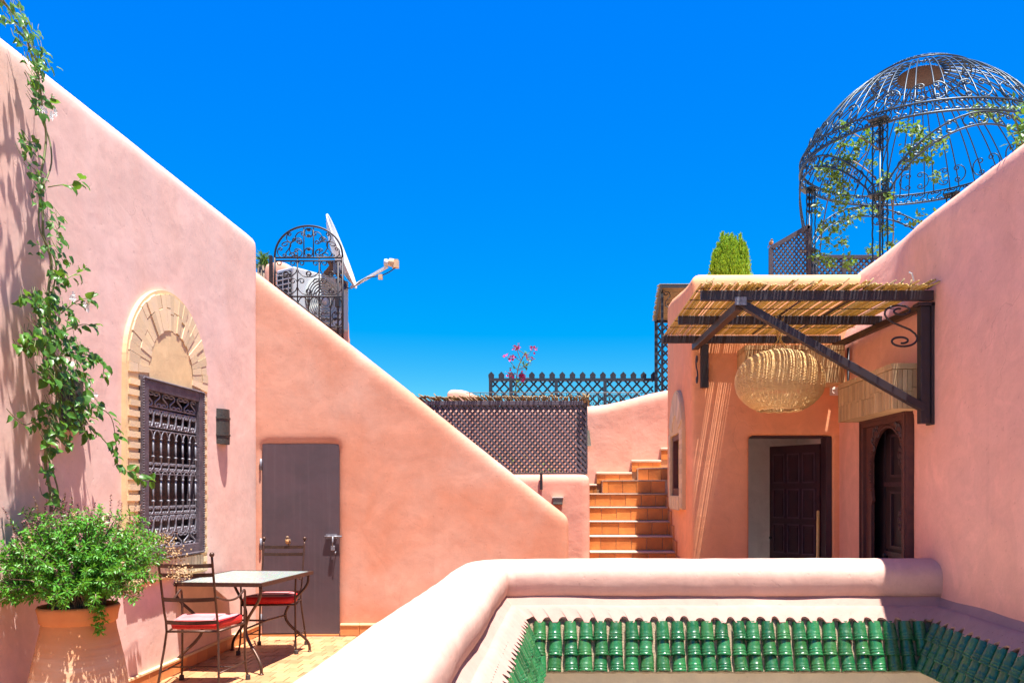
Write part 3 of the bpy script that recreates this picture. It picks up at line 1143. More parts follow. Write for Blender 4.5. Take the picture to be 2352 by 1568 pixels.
GM = M['iron_grey']
for f in (.095, .115, .225, .245, .455, .505, .525, .735, .785, .80, .905, .92):
    MB().box2((gx - .004, GY0, gz(f) - .004), (gx + .004, GY1, gz(f) + .004)).build('rail', GM, grille)
nb = 7
cw = GW / nb
for i in range(nb + 1):
    yy = GY0 + cw * i
    yy = max(GY0 + .006, min(GY1 - .006, yy))
    for (a, b) in ((.30, .455), (.56, .735)):
        MB().tube([(gx, yy, gz(a)), (gx, yy, gz(b))], .0075, 6).build('bar', GM, grille, smooth=True)
    for f in (.30, .415, .56, .70):
        mb = MB().ball((gx, yy, gz(f)), .014, 8, 6, (1, 1, .8)); mb.build('collar', GM, grille, smooth=True)
for i in range(nb):
    yc = GY0 + cw * (i + .5)
    O = lambda f, dy=0.0: Vector((gx, yc + dy, gz(f)))
    U, V = Vector((0, 1, 0)), Vector((0, 0, 1))
    sg = 1 if i % 2 else -1
    inst('scroll', scroll_mesh('S', cw * .9, GH * .092, .0075, GM), frame_m(O(.048), U * sg, V), grille)
    inst('scroll', scroll_mesh('S', cw * .9, GH * .092, .0075, GM), frame_m(O(.96), U * sg, -V * -1), grille)
    for f in (.17, .853):
        for s in (-1, 1):
            inst('scroll', scroll_mesh('C', cw * .46, GH * .112, .0072, GM), frame_m(O(f, s * cw * .25), U * s, V), grille)
    for f0, f1 in ((.245, .30), (.505, .56)):
        pts = [(gx, yc + cw * .44 * cos(a), gz(f1) + (gz(f0) - gz(f1)) * sin(a)) for a in [pi * k / 12 for k in range(13)]]
        MB().tube(pts, .006, 5).build('arch', GM, grille, smooth=True)
    for f in (.479, .76):
        for s in (-1, 1):
            inst('scroll', scroll_mesh('C', cw * .45, GH * .048, .0065, GM), frame_m(O(f, s * cw * .25), U * s, V), grille)


# ------------------------------------------------------------------ sconces
def sconce(y, z0, h, w, label):
    s = thing('wall_sconce', label, 'lamp', (XL, y, z0), group='bronze sconces on the left wall')
    prof = [(w * .47, 0), (w * .47, h * .02), (w * .5, h * .03), (w * .5, h * .21)]
    def half(prof, nm):
        mb = MB()
        mb.lathe([(r * 1.0, z) for r, z in prof], 18, (XL - .012, y, z0), Matrix.Scale(.72, 3, Vector((1, 0, 0))), arc=pi, a0=-pi / 2, capb=True, capt=True)
        return mb.build(nm, M['sconce'], s, smooth=False)
    half([(w * .46, 0), (w * .47, h * .24)], 'shade')
    half([(w * .50, h * .24), (w * .50, h * .29)], 'band')
    half([(w * .47, h * .29), (w * .47, h * .72)], 'shade')
    half([(w * .50, h * .72), (w * .50, h * .77)], 'band')
    half([(w * .46, h * .77), (w * .455, h)], 'shade')
    return s


yy = 6038 / (1310 - 508)
sconce(yy, P(508, 1020, yy).z, .325, .235, 'half-round bronze sconce right of the arched window')
yy = 6038 / (1310 - 160)
sconce(yy, P(160, 988, yy).z, .325, .235, 'half-round bronze sconce half hidden behind the vine')

# ------------------------------------------------------------------ metal door
door = thing('metal_door', 'flat plum grey metal door with bolt and padlock in the salmon wall', 'door', (-2.82, YS, 0))
MB().box2((-3.221, YS + .012, .012), (-2.418, YS + .055, 1.995)).build('door_leaf', M['door_metal'], door, bevel=.003)
for z in (1.78, .95, .16):
    MB().tube([(-3.232, YS + .0, z - .06), (-3.232, YS + .0, z + .06)], .012, 8).build('hinge', M['iron_grey'], door, smooth=True)
bolt = MB().tube([(-2.56, YS - .012, 1.03), (-2.385, YS - .012, 1.03)], .011, 8).build('bolt', M['iron_grey'], door, smooth=True)
MB().box2((-2.55, YS - .004, 1.005), (-2.44, YS + .012, 1.055)).build('bolt_plate', M['iron_grey'], bolt)
MB().tube([(-2.475, YS - .02, 1.03), (-2.475, YS - .03, .93)], .008, 6).build('bolt_handle', M['iron_grey'], bolt, smooth=True)
MB().box2((-2.492, YS - .035, .885), (-2.452, YS - .012, .935)).build('padlock', M['iron_grey'], door, bevel=.005)
MB().tube([(-2.447, YS + .012, .87), (-2.445, YS - .03, .87), (-2.443, YS - .03, .845)], .006, 6).build('hasp', M['iron_grey'], door, smooth=True)
MB().box2((-3.225, YS + .0, -.003), (-2.415, YS + .02, .010)).build('threshold', M['terra_skirt'], door)

# ------------------------------------------------------------------ table
TT = Matrix.Translation((-2.862, 7.105, 0)) @ Matrix.Rotation(radians(-5.0), 4, 'Z')
table = thing('mosaic_table', 'rectangular pale mosaic table with curled brown iron legs', 'table')
table.matrix_basis = TT; WM[table.name] = TT.copy()
L2, W2 = .515, .40
MB().box((0, 0, .745), (W2 * 2 - .05, L2 * 2 - .05, .012)).build('mosaic_top', M['mosaic'], table, local=True)
e = MB()
for s in (-1, 1):
    e.box((s * (W2 - .013), 0, .737), (.026, L2 * 2, .032)); e.box((0, s * (L2 - .013), .737), (W2 * 2 - .052, .026, .032))
e.build('edge_frame', M['iron_brown'], table, local=True)
MB().box((0, 0, .733), (W2 * 2 - .06, L2 * 2 - .06, .010)).build('underside', M['iron'], table, local=True)
legp = [(0, .722), (.0, .66), (.03, .60), (.10, .53), (.17, .46), (.21, .40), (.22, .355), (.205, .30), (.15, .235), (.075, .17), (.015, .11), (-.012, .06), (-.015, .004)]


def smooth_path(pts, k=3):
    out = []
    pts = [Vector(p) for p in pts]
    for i in range(len(pts) - 1):
        p0, p1, p2, p3 = pts[max(i - 1, 0)], pts[i], pts[i + 1], pts[min(i + 2, len(pts) - 1)]
        for j in range(k):
            t = j / k
            out.append(.5 * ((2 * p1) + (-p0 + p2) * t + (2 * p0 - 5 * p1 + 4 * p2 - p3) * t * t + (-p0 + 3 * p1 - 3 * p2 + p3) * t ** 3))
    out.append(pts[-1])
    return out


for sx in (-1, 1):
    for sy in (-1, 1):
        dx, dy = -sx * .80, -sy * .45
        pts = smooth_path([(sx * (W2 - .035) + dx * d, sy * (L2 - .04) + dy * d, z) for d, z in legp])
        MB().tube(pts, .0125, 8).lathe([(.020, 0), (.020, .006), (.013, .012)], 10, pts[-1] - Vector((0, 0, .004))).build('leg', M['iron_brown'], table, local=True, smooth=True)
    a = Vector((sx * (W2 - .035) - sx * .176, -(L2 - .04) + .1, .355)); b = a.copy(); b.y = -a.y
    MB().tube([a, a * .5 + b * .5 + Vector((0, 0, .012)), b], .009, 6).build('stretcher', M['iron_brown'], table, local=True, smooth=True)
    if sx == 1:
        MB().tube([(a.x, 0, .365), (-a.x, 0, .365)], .009, 6).build('cross_stretcher', M['iron_brown'], table, local=True, smooth=True)


# ------------------------------------------------------------------ chairs
def chair(label):
    c = thing('iron_chair', label, 'chair', group='wrought iron chairs at the mosaic table')
    I = M['iron_brown']
    B = lambda mb, nm, m=I, sm=True, par=c: mb.build(nm, m, par, local=True, smooth=sm)
    def back(z):     # x half width, y of the back posts (chair faces +y)
        t = (z - .45) / .6
        return .192 + .005 * t, -.19 - (.13 * max(t, 0)) - .03 * max(0, -t) * 1.0
    for s in (-1, 1):
        pts = []
        for z in (0.03, .2, .45, .6, .75, .9, 1.02):
            w, y = back(z)
            pts.append((s * (w + (.45 - min(z, .45)) * .09), y - (.45 - min(z, .45)) * .12, z))
        p = B(MB().tube(smooth_path(pts, 2), .0085, 8), 'back_post')
        q = pts[-1]
        B(MB().ball((q[0], q[1], 1.036), .0185, 10, 8), 'finial', par=p)
        f = pts[0]
        B(MB().lathe([(.021, 0), (.019, .036), (.010, .040)], 8, (f[0], f[1], 0), capb=True), 'foot', M['rubber'], False)
        # front leg and arm in one bar
        arm = [(s * .196, back(.715)[1], .715), (s * .222, -.10, .672), (s * .242, .03, .672), (s * .250, .12, .705), (s * .250, .155, .722), (s * .250, .178, .70), (s * .247, .182, .60), (s * .245, .18, .47), (s * .247, .182, .25), (s * .252, .19, .10), (s * .262, .205, .03)]
        B(MB().tube(smooth_path(arm, 3), .0085, 8), 'front_leg')
        B(MB().lathe([(.021, 0), (.019, .036), (.010, .040)], 8, (s * .263, .206, 0), capb=True), 'foot', M['rubber'], False)
        B(MB().tube([(s * .225, -.235, .15), (s * .249, .186, .15)], .006, 6), 'side_stretcher')
        B(MB().tube([(s * .192, -.19, .452), (s * .245, .18, .452)], .009, 6), 'seat_rail')
    B(MB().tube([(-.237, -.02, .15), (.237, -.02, .15)], .006, 6), 'cross_stretcher')
    B(MB().tube([(-.192, -.19, .452), (.192, -.19, .452)], .009, 6), 'seat_rail')
    B(MB().tube([(-.245, .18, .452), (.245, .18, .452)], .009, 6), 'seat_rail')
    for z in (.955, .885, .70, .525):
        w, y = back(z)
        mb = MB()
        vs = []
        for i in range(9):
            t = -1 + i / 4
            for dy, dz in ((-.002, -.015), (.002, -.015), (.002, .015), (-.002, .015)):
                vs.append((t * w, y - .022 * (1 - t * t) + dy, z + dz - .004 * (1 - t * t)))
        fs = []
        for i in range(8):
            for k in range(4):
                fs.append((i * 4 + k, i * 4 + (k + 1) % 4, (i + 1) * 4 + (k + 1) % 4, (i + 1) * 4 + k))
        B(mb.add(vs, fs), 'slat', sm=False)
    # cushion: red sides, top paled to carry the sun and sky shine, rounded corners
    def ring(k, z):
        out = []
        hw0, hw1, y0, y1, r = .185, .24, -.172, .190, .06
        for (x, y, a0) in ((hw1 - r, y1 - r, 0), (-hw1 + r, y1 - r, 90), (-hw0 + r, y0 + r, 180), (hw0 - r, y0 + r, 270)):
            for i in range(6):
                a = radians(a0 + 18 * i)
                out.append((x + (r - k) * cos(a), y + (r - k) * sin(a), z + .003 * sin(a * 3)))
        return out
    rings = [ring(.012, .463), ring(.0, .475), ring(-.004, .495), ring(.0, .517), ring(.014, .528)]
    vs = [p for q in rings for p in q]; m = 24
    fs = [tuple(range(m))[::-1]] + [(i * m + k, i * m + (k + 1) % m, (i + 1) * m + (k + 1) % m, (i + 1) * m + k) for i in range(len(rings) - 1) for k in range(m)]
    cu = B(MB().add(vs, fs), 'cushion', M['cushion_red'])
    rings = [ring(.014, .528), ring(.035, .534), ring(.12, .538)]
    vs = [p for q in rings for p in q]
    fs = [(i * m + k, i * m + (k + 1) % m, (i + 1) * m + (k + 1) % m, (i + 1) * m + k) for i in range(2) for k in range(m)] + [tuple(range(2 * m, 3 * m))]
    B(MB().add(vs, fs), 'cushion_top', M['cushion_top'], par=cu)
    return c


ch = chair('iron chair with red cushion nearest the potted shrub, its back to us')
ch_world = Matrix.Translation((-2.835, 6.225, 0)) @ Matrix.Rotation(radians(1), 4, 'Z')
ch2 = copy_tree(ch, Matrix.Translation((-2.80, 7.62, 0)) @ Matrix.Rotation(radians(183), 4, 'Z'), 'iron chair with red cushion in front of the metal door, facing us')
ch.matrix_basis = ch_world; WM[ch.name] = ch_world.copy()

# sparrow on the back of the far chair
def bird(loc, rz, label, s=1.0):
    b = thing('small_bird', label, 'bird', loc, rz)
    Q = lambda mb, nm, m, par=b: mb.build(nm, m, par, local=True, smooth=True)
    R = Euler((radians(28), 0, 0)).to_matrix()
    Q(MB().ball((0, 0, .042 * s), .030 * s, 12, 10, (.95, 1.0, 1.35), R).ball((0, -.012 * s, .088 * s), .019 * s, 10, 8), 'body', M['bird_b'])
    Q(MB().ball((0, -.012 * s, .040 * s), .0255 * s, 10, 8, (.9, 1, 1.25), R), 'breast', M['bird_o'])
    Q(MB().lathe([(.005 * s, 0), (.0005, .014 * s)], 6, (0, -.030 * s, .087 * s), rot_to((0, -1, -.1))), 'beak', M['iron'])
    Q(MB().bar((0, .022 * s, .02 * s), (0, .055 * s, -.025 * s), .020 * s, .005 * s), 'tail', M['bird_b'])
    for k in (-1, 1):
        Q(MB().ball((k * .026 * s, .008 * s, .042 * s), .022 * s, 8, 6, (.35, .8, 1.5), R), 'wing', M['bird_b'])
        Q(MB().tube([(k * .009 * s, -.002, .014 * s), (k * .009 * s, -.006 * s, -.004)], .0025 * s, 4), 'leg', M['iron'])
        Q(MB().ball((k * .012 * s, -.026 * s, .092 * s), .003 * s, 6, 4), 'eye', M['cable'])
    return b


bird((-2.785, 7.937, .975), radians(0), 'small brown bird with buff breast perched on the far chair back', .82)

# ------------------------------------------------------------------ big clay pot with shrub
PX, PY = -2.88, 4.72
pot = thing('clay_pot', 'big weathered terracotta pot with shade-tinted rim, holding the green shrub', 'pot', (PX, PY, 0))
MB().lathe([(.15, 0), (.20, .04), (.236, .14), (.256, .25), (.260, .32), (.25, .42), (.232, .52), (.211, .62), (.196, .69), (.190, .735)], 48, (PX, PY, 0), capb=True).build('body', M['pot'], pot, smooth=True)
MB().lathe([(.190, .735), (.200, .745), (.203, .775), (.208, .80), (.214, .825), (.207, .838), (.190, .835), (.180, .80), (.174, .74)], 48, (PX, PY, 0)).build('rim', M['pot_rim'], pot, smooth=True)
MB().lathe([(.001, .795), (.1, .80), (.182, .785)], 32, (PX, PY, 0)).build('soil', M['soil'], pot, smooth=True)

shrub = thing('flowering_shrub', 'bushy bright green shrub with purple flower spikes filling the clay pot', 'plant', (PX, PY, .8))
rs = random.Random(4)
leafs, spikes, spikes2, stems = MB(), MB(), MB(), MB()


def add_leaf(mb, p, d, L, w, nrm):
    d = d.normalized()
    s = d.cross(nrm)
    if s.length < 1e-4: s = d.orthogonal()
    s.normalize(); nn = s.cross(d)
    m = p + d * L * .5 - nn * L * .04
    mb.add([p, m + s * w + nn * L * .07, p + d * L - nn * L * .12, m - s * w + nn * L * .07], [(0, 1, 2), (0, 2, 3)])


def blob(pt):     # leafy mass: three lobes as in the photograph
    return pt


targets = []
def lobe(c, r, k, up=.35):
    for _ in range(k):
        while True:
            v = Vector((rs.gauss(0, 1), rs.gauss(0, 1), rs.gauss(0, 1))).normalized()
            if v.z > -.55: break
        rad = rs.uniform(.75, 1.05)
        t = Vector(c) + Vector((v.x * r[0], v.y * r[1], v.z * r[2])) * rad
        t = Vector((PX + (t.x - PX) * .9, PY + (t.y - PY) * .92, t.z))
        if t.x < XL + .03: t.x = XL + rs.uniform(.03, .10)
        targets.append((t, v))


lobe((PX + .00, PY - .06, 1.08), (.38, .36, .25), 130)
lobe((PX - .16, PY + .0, 1.16), (.28, .32, .27), 85)
lobe((PX + .15, PY + .06, 1.14), (.28, .3, .27), 85)
lobe((PX + .20, PY - .14, .97), (.30, .26, .20), 75)
lobe((PX + .14, PY + .40, 1.09), (.18, .22, .17), 50)
lobe((PX + .22, PY + .34, .98), (.11, .16, .08), 20)
lobe((PX - .28, PY - .16, .98), (.18, .28, .22), 70)
lobe((PX - .02, PY - .12, .93), (.36, .30, .10), 80)
for (t, v) in targets:
    ba, br_ = rs.uniform(0, 6.28), .13 * sqrt(rs.random())
    base = Vector((PX + br_ * cos(ba), PY + br_ * sin(ba), .79))
    mid = base.lerp(t, .4); mid.z = max(mid.z + .10, .95)
    path = smooth_path([base, mid, t], 6)
    stems.tube(path[::2], [.0032] * (len(path[::2]) - 1) + [.0015], 4, caps=False)
    n = len(path)
    for i in range(int(n * .38), n):
        q = path[i]
        dd = (path[min(i + 1, n - 1)] - path[max(i - 1, 0)]).normalized()
        kk = 6 if i < n - 1 else 9
        a0 = rs.uniform(0, 6.28)
        for j in range(kk):
            a = a0 + 2 * pi * j / kk
            u = dd.orthogonal().normalized(); w = dd.cross(u)
            out = (u * cos(a) + w * sin(a)) * rs.uniform(.7, 1) + dd * rs.uniform(.2, .7) + Vector((0, 0, rs.uniform(-.35, .15)))
            add_leaf(leafs, q + out * .004 + dd * rs.uniform(-.02, .02), out, rs.uniform(.022, .038), rs.uniform(.005, .0078), Vector((rs.gauss(0, .3), rs.gauss(0, .3), 1)))
    if v.z > .35 and rs.random() < .42:
        sp = spikes if rs.random() < .7 else spikes2
        up = (Vector((v.x * .4, v.y * .4, 1)) + Vector((rs.gauss(0, .15), rs.gauss(0, .15), 0))).normalized()
        L = rs.uniform(.05, .15)
        m = int(L / .008)
        for j in range(m):
            q = t + up * (L * j / m)
            for _ in range(3):
                o = Vector((rs.gauss(0, 1), rs.gauss(0, 1), rs.gauss(0, .5))).normalized() * (.0095 * (1 - .5 * j / m))
                add_leaf(sp, q, o + up * .003, .012, .0055, up)
for c in ((PX + .36, PY + .47, .975), (PX + .23, PY + .52, 1.19), (PX + .30, PY - .02, .935), (PX + .27, PY + .56, 1.10)):
    for _ in range(260):
        q = Vector(c) + Vector((rs.gauss(0, .038), rs.gauss(0, .045), rs.gauss(0, .026)))
        add_leaf(spikes2, q, Vector((rs.gauss(0, 1), rs.gauss(0, 1), rs.gauss(0, 1))), .014, .006, Vector((0, 0, 1)))
# sprig hanging over the rim
for k in range(26):
    q = Vector((PX + .21 + .02 * sin(k), PY - .145, .86 - .0065 * k))
    for _ in range(5):
        add_leaf(leafs, q + Vector((rs.gauss(0, .012), rs.gauss(0, .012), 0)), Vector((rs.gauss(0, 1), rs.gauss(0, 1) - .3, -.6)), .032, .008, Vector((0, 0, 1)))
for (a, b) in (((PX - .22, PY - .2, 1.24), (PX - .05, PY - .28, 1.06)), ((PX - .18, PY - .25, 1.22), (PX - .12, PY - .3, 1.08)), ((PX - .2, PY - .3, 1.02), (PX + .02, PY - .33, .97))):
    stems.tube([a, (Vector(a) + Vector(b)) / 2 + Vector((.02, 0, .02)), b], .003, 4)
leafs.build('foliage', M['basil'], shrub, fix=False, kind='stuff')
stems.build('stems', M['bark'], shrub, fix=False, kind='stuff')
spikes.build('flower_spikes', M['flower_purple'], shrub, fix=False, kind='stuff')
spikes2.build('faded_flowers', M['flower_tan'], shrub, fix=False, kind='stuff')

# ------------------------------------------------------------------ climbing vine
vine = thing('climbing_vine', 'tall climbing vine with glossy green leaves on the left pink wall', 'plant', (XL + .05, 5.0, .9))
lv = []
for k in range(3):
    w = (.34, .40, .30)[k]
    c = .08 + .04 * k
    vs = [(0, 0, 0), (0, .33, -.03), (0, .72, -.06), (0, 1.0, -.16 - c), (-w, .22, c), (-w * .92, .55, c * .6), (-w * .45, .85, -.03), (w, .22, c), (w * .92, .55, c * .6), (w * .45, .85, -.03)]
    fs = [(0, 1, 4), (1, 5, 4), (1, 2, 6, 5), (2, 3, 6), (0, 7, 1), (1, 7, 8), (1, 8, 9, 2), (2, 9, 3)]
    lv.append(MB().add(vs, fs).mesh('leaf', M['leaf'], smooth=True, fix=False))
rv = random.Random(9)
leaf_list = []
vstem, vsmall = MB(), MB()


def at_wall(px, py, off):
    """point near the left wall seen at a picture point, standing off the wall"""
    X = XL + off
    Y = X * FPX / (px - 1310)
    return P(px, py, Y)


def put_leaf(p, d, s):
    d = d.normalized()
    nrm = Vector((.9 + rv.gauss(0, .3), rv.gauss(-.25, .4), .8 + rv.gauss(0, .35)))
    x = d.cross(nrm).normalized(); z = x.cross(d)
    m = Matrix((x * s, d * s, z * s)).transposed().to_4x4(); m.translation = p
    leaf_list.append((p.y, s, m))


def twig(pts, r=.004, step=.026, size=(.042, .07), droop=.6, dens=1.0):
    path = smooth_path(pts, 5)
    vstem.tube(path, [r * (1 - .5 * i / len(path)) for i in range(len(path))], 5, caps=False)
    acc = 0.0
    for i in range(1, len(path)):
        acc += (path[i] - path[i - 1]).length
        while acc > step:
            acc -= step
            d = (path[i] - path[i - 1]).normalized()
            for s in (-1, 1):
                if rv.random() > dens: continue
                side = d.cross(Vector((1, 0, 0)))
                if side.length < .1: side = Vector((0, 1, 0))
                side = side.normalized() * s
                dd = side * rv.uniform(.3, 1) + d * rv.uniform(0, .6) + Vector((rv.uniform(.1, .9), 0, -droop * rv.uniform(.2, 1.3)))
                q = path[i] + dd.normalized() * .012
                if q.x < XL + .02: q.x = XL + .02
                put_leaf(q, dd, rv.uniform(*size))


main = [(118, 1175, .05), (116, 1130, .05), (104, 1060, .06), (112, 1000, .08), (128, 940, .10), (132, 870, .10), (118, 800, .10), (108, 730, .09), (112, 660, .07), (118, 600, .06), (100, 540, .06), (98, 480, .05), (88, 430, .05), (100, 370, .05), (106, 310, .05), (98, 260, .06), (90, 190, .08), (70, 120, .10), (52, 60, .11), (20, 20, .12), (-10, -10, .12)]
mp = smooth_path([at_wall(*m) for m in main], 4)
vstem.tube(mp, [.010 - .005 * i / len(mp) for i in range(len(mp))], 6)
vstem.tube([p + Vector((.02 * sin(i * .4) + .01, .03 * sin(i * .27), 0)) for i, p in enumerate(mp)], .005, 5)


def clump(px, py, rx, ry, k, off=(.06, .30), size=(.040, .072)):
    k = int(k * (1.25 if py > 600 else .85))
    if py < 600: size = (.036, .06)
    for _ in range(k):
        a = rv.uniform(0, 6.28); r = sqrt(rv.random())
        o = rv.uniform(*off)
        p = at_wall(px + rx * r * cos(a), py + ry * r * sin(a), o)
        d = Vector((rv.uniform(0, .8), rv.gauss(0, .7), -rv.uniform(.1, 1.0)))
        put_leaf(p, d, rv.uniform(*size))
        if rv.random() < .5:
            vstem.tube([p, p + Vector((-.02, rv.gauss(0, .03), .05))], .0018, 3, caps=False)


for c in ((20, 30, 35, 35, 40), (58, 75, 30, 30, 34), (82, 130, 26, 30, 36), (82, 180, 20, 35, 32), (88, 235, 20, 32, 26), (118, 150, 14, 12, 6),
          (60, 330, 20, 25, 9), (68, 360, 24, 20, 9), (84, 400, 18, 26, 16), (86, 455, 18, 24, 14), (128, 505, 18, 24, 14), (132, 545, 16, 22, 12), (98, 570, 32, 22, 16),
          (140, 595, 20, 18, 12), (128, 640, 28, 22, 14), (90, 690, 46, 26, 30), (125, 725, 44, 30, 34), (95, 770, 44, 30, 30), (135, 790, 52, 36, 44), (175, 815, 40, 30, 26),
          (125, 850, 50, 34, 42), (165, 880, 50, 34, 40), (195, 930, 44, 28, 26), (140, 950, 50, 40, 44), (125, 1010, 34, 34, 26), (185, 985, 40, 24, 20), (105, 1070, 18, 30, 9), (108, 1130, 20, 24, 10)):
    clump(*c)
for tw in ([(110, 430, .08), (140, 425, .16), (165, 425, .2), (185, 412, .22)], [(120, 640, .1), (150, 640, .18), (180, 625, .2), (198, 610, .22)],
           [(140, 720, .1), (180, 690, .2), (208, 685, .24)], [(150, 760, .1), (190, 745, .2), (220, 750, .24)], [(160, 810, .12), (200, 815, .2), (236, 830, .26), (236, 865, .27)],
           [(180, 900, .14), (220, 930, .22), (256, 960, .26), (268, 1030, .27)], [(230, 1000, .18), (262, 1040, .22), (275, 1075, .22), (300, 1085, .22), (335, 1102, .2), (345, 1100, .2)],
           [(90, 960, .08), (60, 975, .14), (35, 960, .17), (15, 938, .18)], [(85, 790, .1), (50, 800, .14), (30, 780, .16)], [(90, 320, .06), (60, 330, .1), (40, 318, .12)],
           [(95, 240, .06), (115, 235, .1), (120, 215, .12)], [(110, 745, .1), (70, 690, .16), (45, 680, .18)]):
    twig([at_wall(*t) for t in tw], dens=.8, step=.04)
for (px, py) in ((165, 685), (212, 910), (196, 700), (95, 255), (120, 265)):
    for _ in range(5):
        q = at_wall(px + rv.gauss(0, 4), py + rv.gauss(0, 4), .24)
        for j in range(5):
            a = 2 * pi * j / 5
            add_leaf(vsmall, q, Vector((.3, cos(a), sin(a))), .022, .007, Vector((1, 0, 0)))
vsmall.build('blossom', M['flower_white'], vine, fix=False)
vstem.build('stem', M['stem'], vine, smooth=True, fix=False)
leaf_list.sort(key=lambda t: t[0] / t[1])
extra = MB()
for i, (_, s, m) in enumerate(leaf_list):
    me = rv.choice(lv)
    if i < 300:
        inst('leaf', me, m, vine)
    else:
        extra.add([m @ v.co for v in me.vertices], [tuple(f.vertices) for f in me.polygons])
extra.build('leaves', M['leaf'], vine, smooth=True, fix=False, kind='stuff')
# ------------------------------------------------------------------ reed awning over the house door
IB = M['beam']
aw = thing('reed_awning', 'dark metal awning covered with dry reeds over the house doorway', 'awning', (1.8, 6.9, 2.95))


def az(y): return 2.967 + .0325 * (y - 5.9)       # top of the beams


AX0, AX1 = .93, 2.66
for (y, x0, x1) in ((5.9, .955, 2.655), (6.9, .925, 2.665), (7.953, .902, 2.668)):
    MB().box2((x0, y - .02, az(y) - .072), (x1, y + .02, az(y))).build('beam', IB, aw, bevel=.003)
# side members running back to the house
MB().bar((1.245, 5.93, az(5.93) - .105), (1.235, 7.99, az(7.985) - .105), .062, .06).build('side_beam', M['beam_brown'], aw, bevel=.003)
MB().bar((2.62, 5.93, az(5.93) - .098), (2.62, 7.985, az(7.985) - .098), .05, .05).build('side_beam', M['beam_brown'], aw, bevel=.003)
MB().box2((1.20, 5.874, az(5.9) - .108), (1.285, 5.879, az(5.9) - .05)).build('bracket_plate', M['iron_grey'], aw)
# post on the right wall, its cap and the long diagonal strut
post = MB().box2((2.575, 5.915, 2.0), (2.645, 5.985, 2.86)).build('post', IB, aw, bevel=.003)
MB().box2((2.55, 5.90, 2.861), (2.69, 6.0, 2.885)).build('post_cap', IB, post)
MB().box2((2.647, 5.90, 1.99), (2.668, 6.0, 2.88)).build('wall_plate', IB, aw)
MB().bar((2.60, 5.94, 2.115), (1.25, 5.93, 2.885), .055, .066, Vector((0, 1, 0))).build('strut', IB, aw, bevel=.003)
# bracket bar hanging on the house corner
MB().box2((1.285, 7.915, 2.52), (1.36, 7.975, 2.95)).build('wall_bracket', M['beam'], aw, bevel=.003)
# scroll ornaments
c1 = [q for q in scroll_curve('S', 60, 520)]
sc_me = MB().tube([(q.x, 0, q.z) for q in c1], .5, 6)


def big_scroll(o, u, v, w, h, r, nm='scroll_ornament'):
    u, v = Vector(u), Vector(v)
    MB().tube([Vector(o) + u * (q.x * w) + v * (q.z * h) for q in c1], r, 6).build(nm, IB, aw, smooth=True)


big_scroll((2.44, 5.945, 2.72), (-1, 0, 0), (0, 0, 1), .24, .30, .008)
big_scroll((1.225, 7.80, 2.68), (0, 1, 0), (0, 0, 1), .10, .26, .007)
# rafters and binding wires under the reeds
for x in (1.42, 1.80, 2.18):
    MB().bar((x, 5.92, az(5.92) + .006), (x - .02, 7.86, az(7.86) + .006), .012, .010).build('rafter', IB, aw)
for y in (5.97, 6.28, 6.62, 7.18, 7.52):
    MB().tube([(AX0, y, az(y) + .010), ((AX0 + AX1) / 2, y + .01, az(y) + .007), (AX1, y, az(y) + .010)], .004, 4).build('binding_wire', M['cable'], aw)
rr = random.Random(31)
reed_me = [MB().tube([(0, 0, 0), (.002, .5, .001), (0, 1, 0)], [.0072, .0064, .0058], 6).mesh('reed', M['reed'], smooth=True) for _ in range(1)]
reed_old = reed_me[0].copy(); reed_old.materials[0] = M['reed_old']
x, k = AX0 + .005, 0
while x < AX1 - .005:
    y0 = 5.83 - max(0, rr.gauss(.015, .02)) - .04 * (rr.random() < .08)
    y1 = 7.988 if x > 1.19 else 7.97 + rr.uniform(-.03, .12)
    lift = abs(rr.gauss(0, .006)) + (.03 if rr.random() < .08 else 0)
    A = Vector((x + rr.gauss(0, .010), y0, az(y0) + .022 + lift)); B = Vector((x + rr.gauss(0, .004), y1, az(y1) + .019))
    d = B - A
    m = Matrix.Translation(A) @ (rot_to(d).to_4x4() @ Matrix.Rotation(radians(90), 4, 'X'))
    s = rr.uniform(.85, 1.2)
    m = m @ Matrix.Diagonal((s, d.length, s, 1))
    inst('reed', reed_me[0], m, aw)
    x += rr.choice((.0120, .0130, .0135, .0150, .0185, .0135, .0165)) ; k += 1
for _ in range(18):      # loose reed stubs sticking up along the front edge
    x = rr.uniform(AX0, AX1 - .03)
    A = Vector((x, 5.93, az(5.9) + .02)); d = Vector((rr.gauss(.05, .04), -rr.uniform(.06, .14), rr.uniform(.02, .07)))
    m = Matrix.Translation(A) @ (rot_to(d).to_4x4() @ Matrix.Rotation(radians(90), 4, 'X')) @ Matrix.Diagonal((1, d.length, 1, 1))
    inst('reed', reed_old, m, aw)
MB().tube([(2.50, 5.86, 3.03), (2.48, 5.85, 3.08), (2.46, 5.85, 3.09)], .006, 4).build('loose_tie', M['white_metal'], aw)

# ------------------------------------------------------------------ wicker lantern
LX, LY, LZ = 1.788, 6.88, 2.435
lan = thing('wicker_lantern', 'large round woven wicker lantern hanging under the reed awning', 'lamp', (LX, LY, LZ))
prof = smooth_path([(.085, 0, .262), (.17, 0, .245), (.27, 0, .195), (.345, 0, .11), (.372, 0, .01), (.355, 0, -.09), (.30, 0, -.165), (.235, 0, -.215), (.185, 0, -.238)], 5)
pr = [(p.x, p.z) for p in prof]


def prof_at(t):
    f = t * (len(pr) - 1); i = min(int(f), len(pr) - 2); a = f - i
    return pr[i][0] + (pr[i + 1][0] - pr[i][0]) * a, pr[i][1] + (pr[i + 1][1] - pr[i][1]) * a


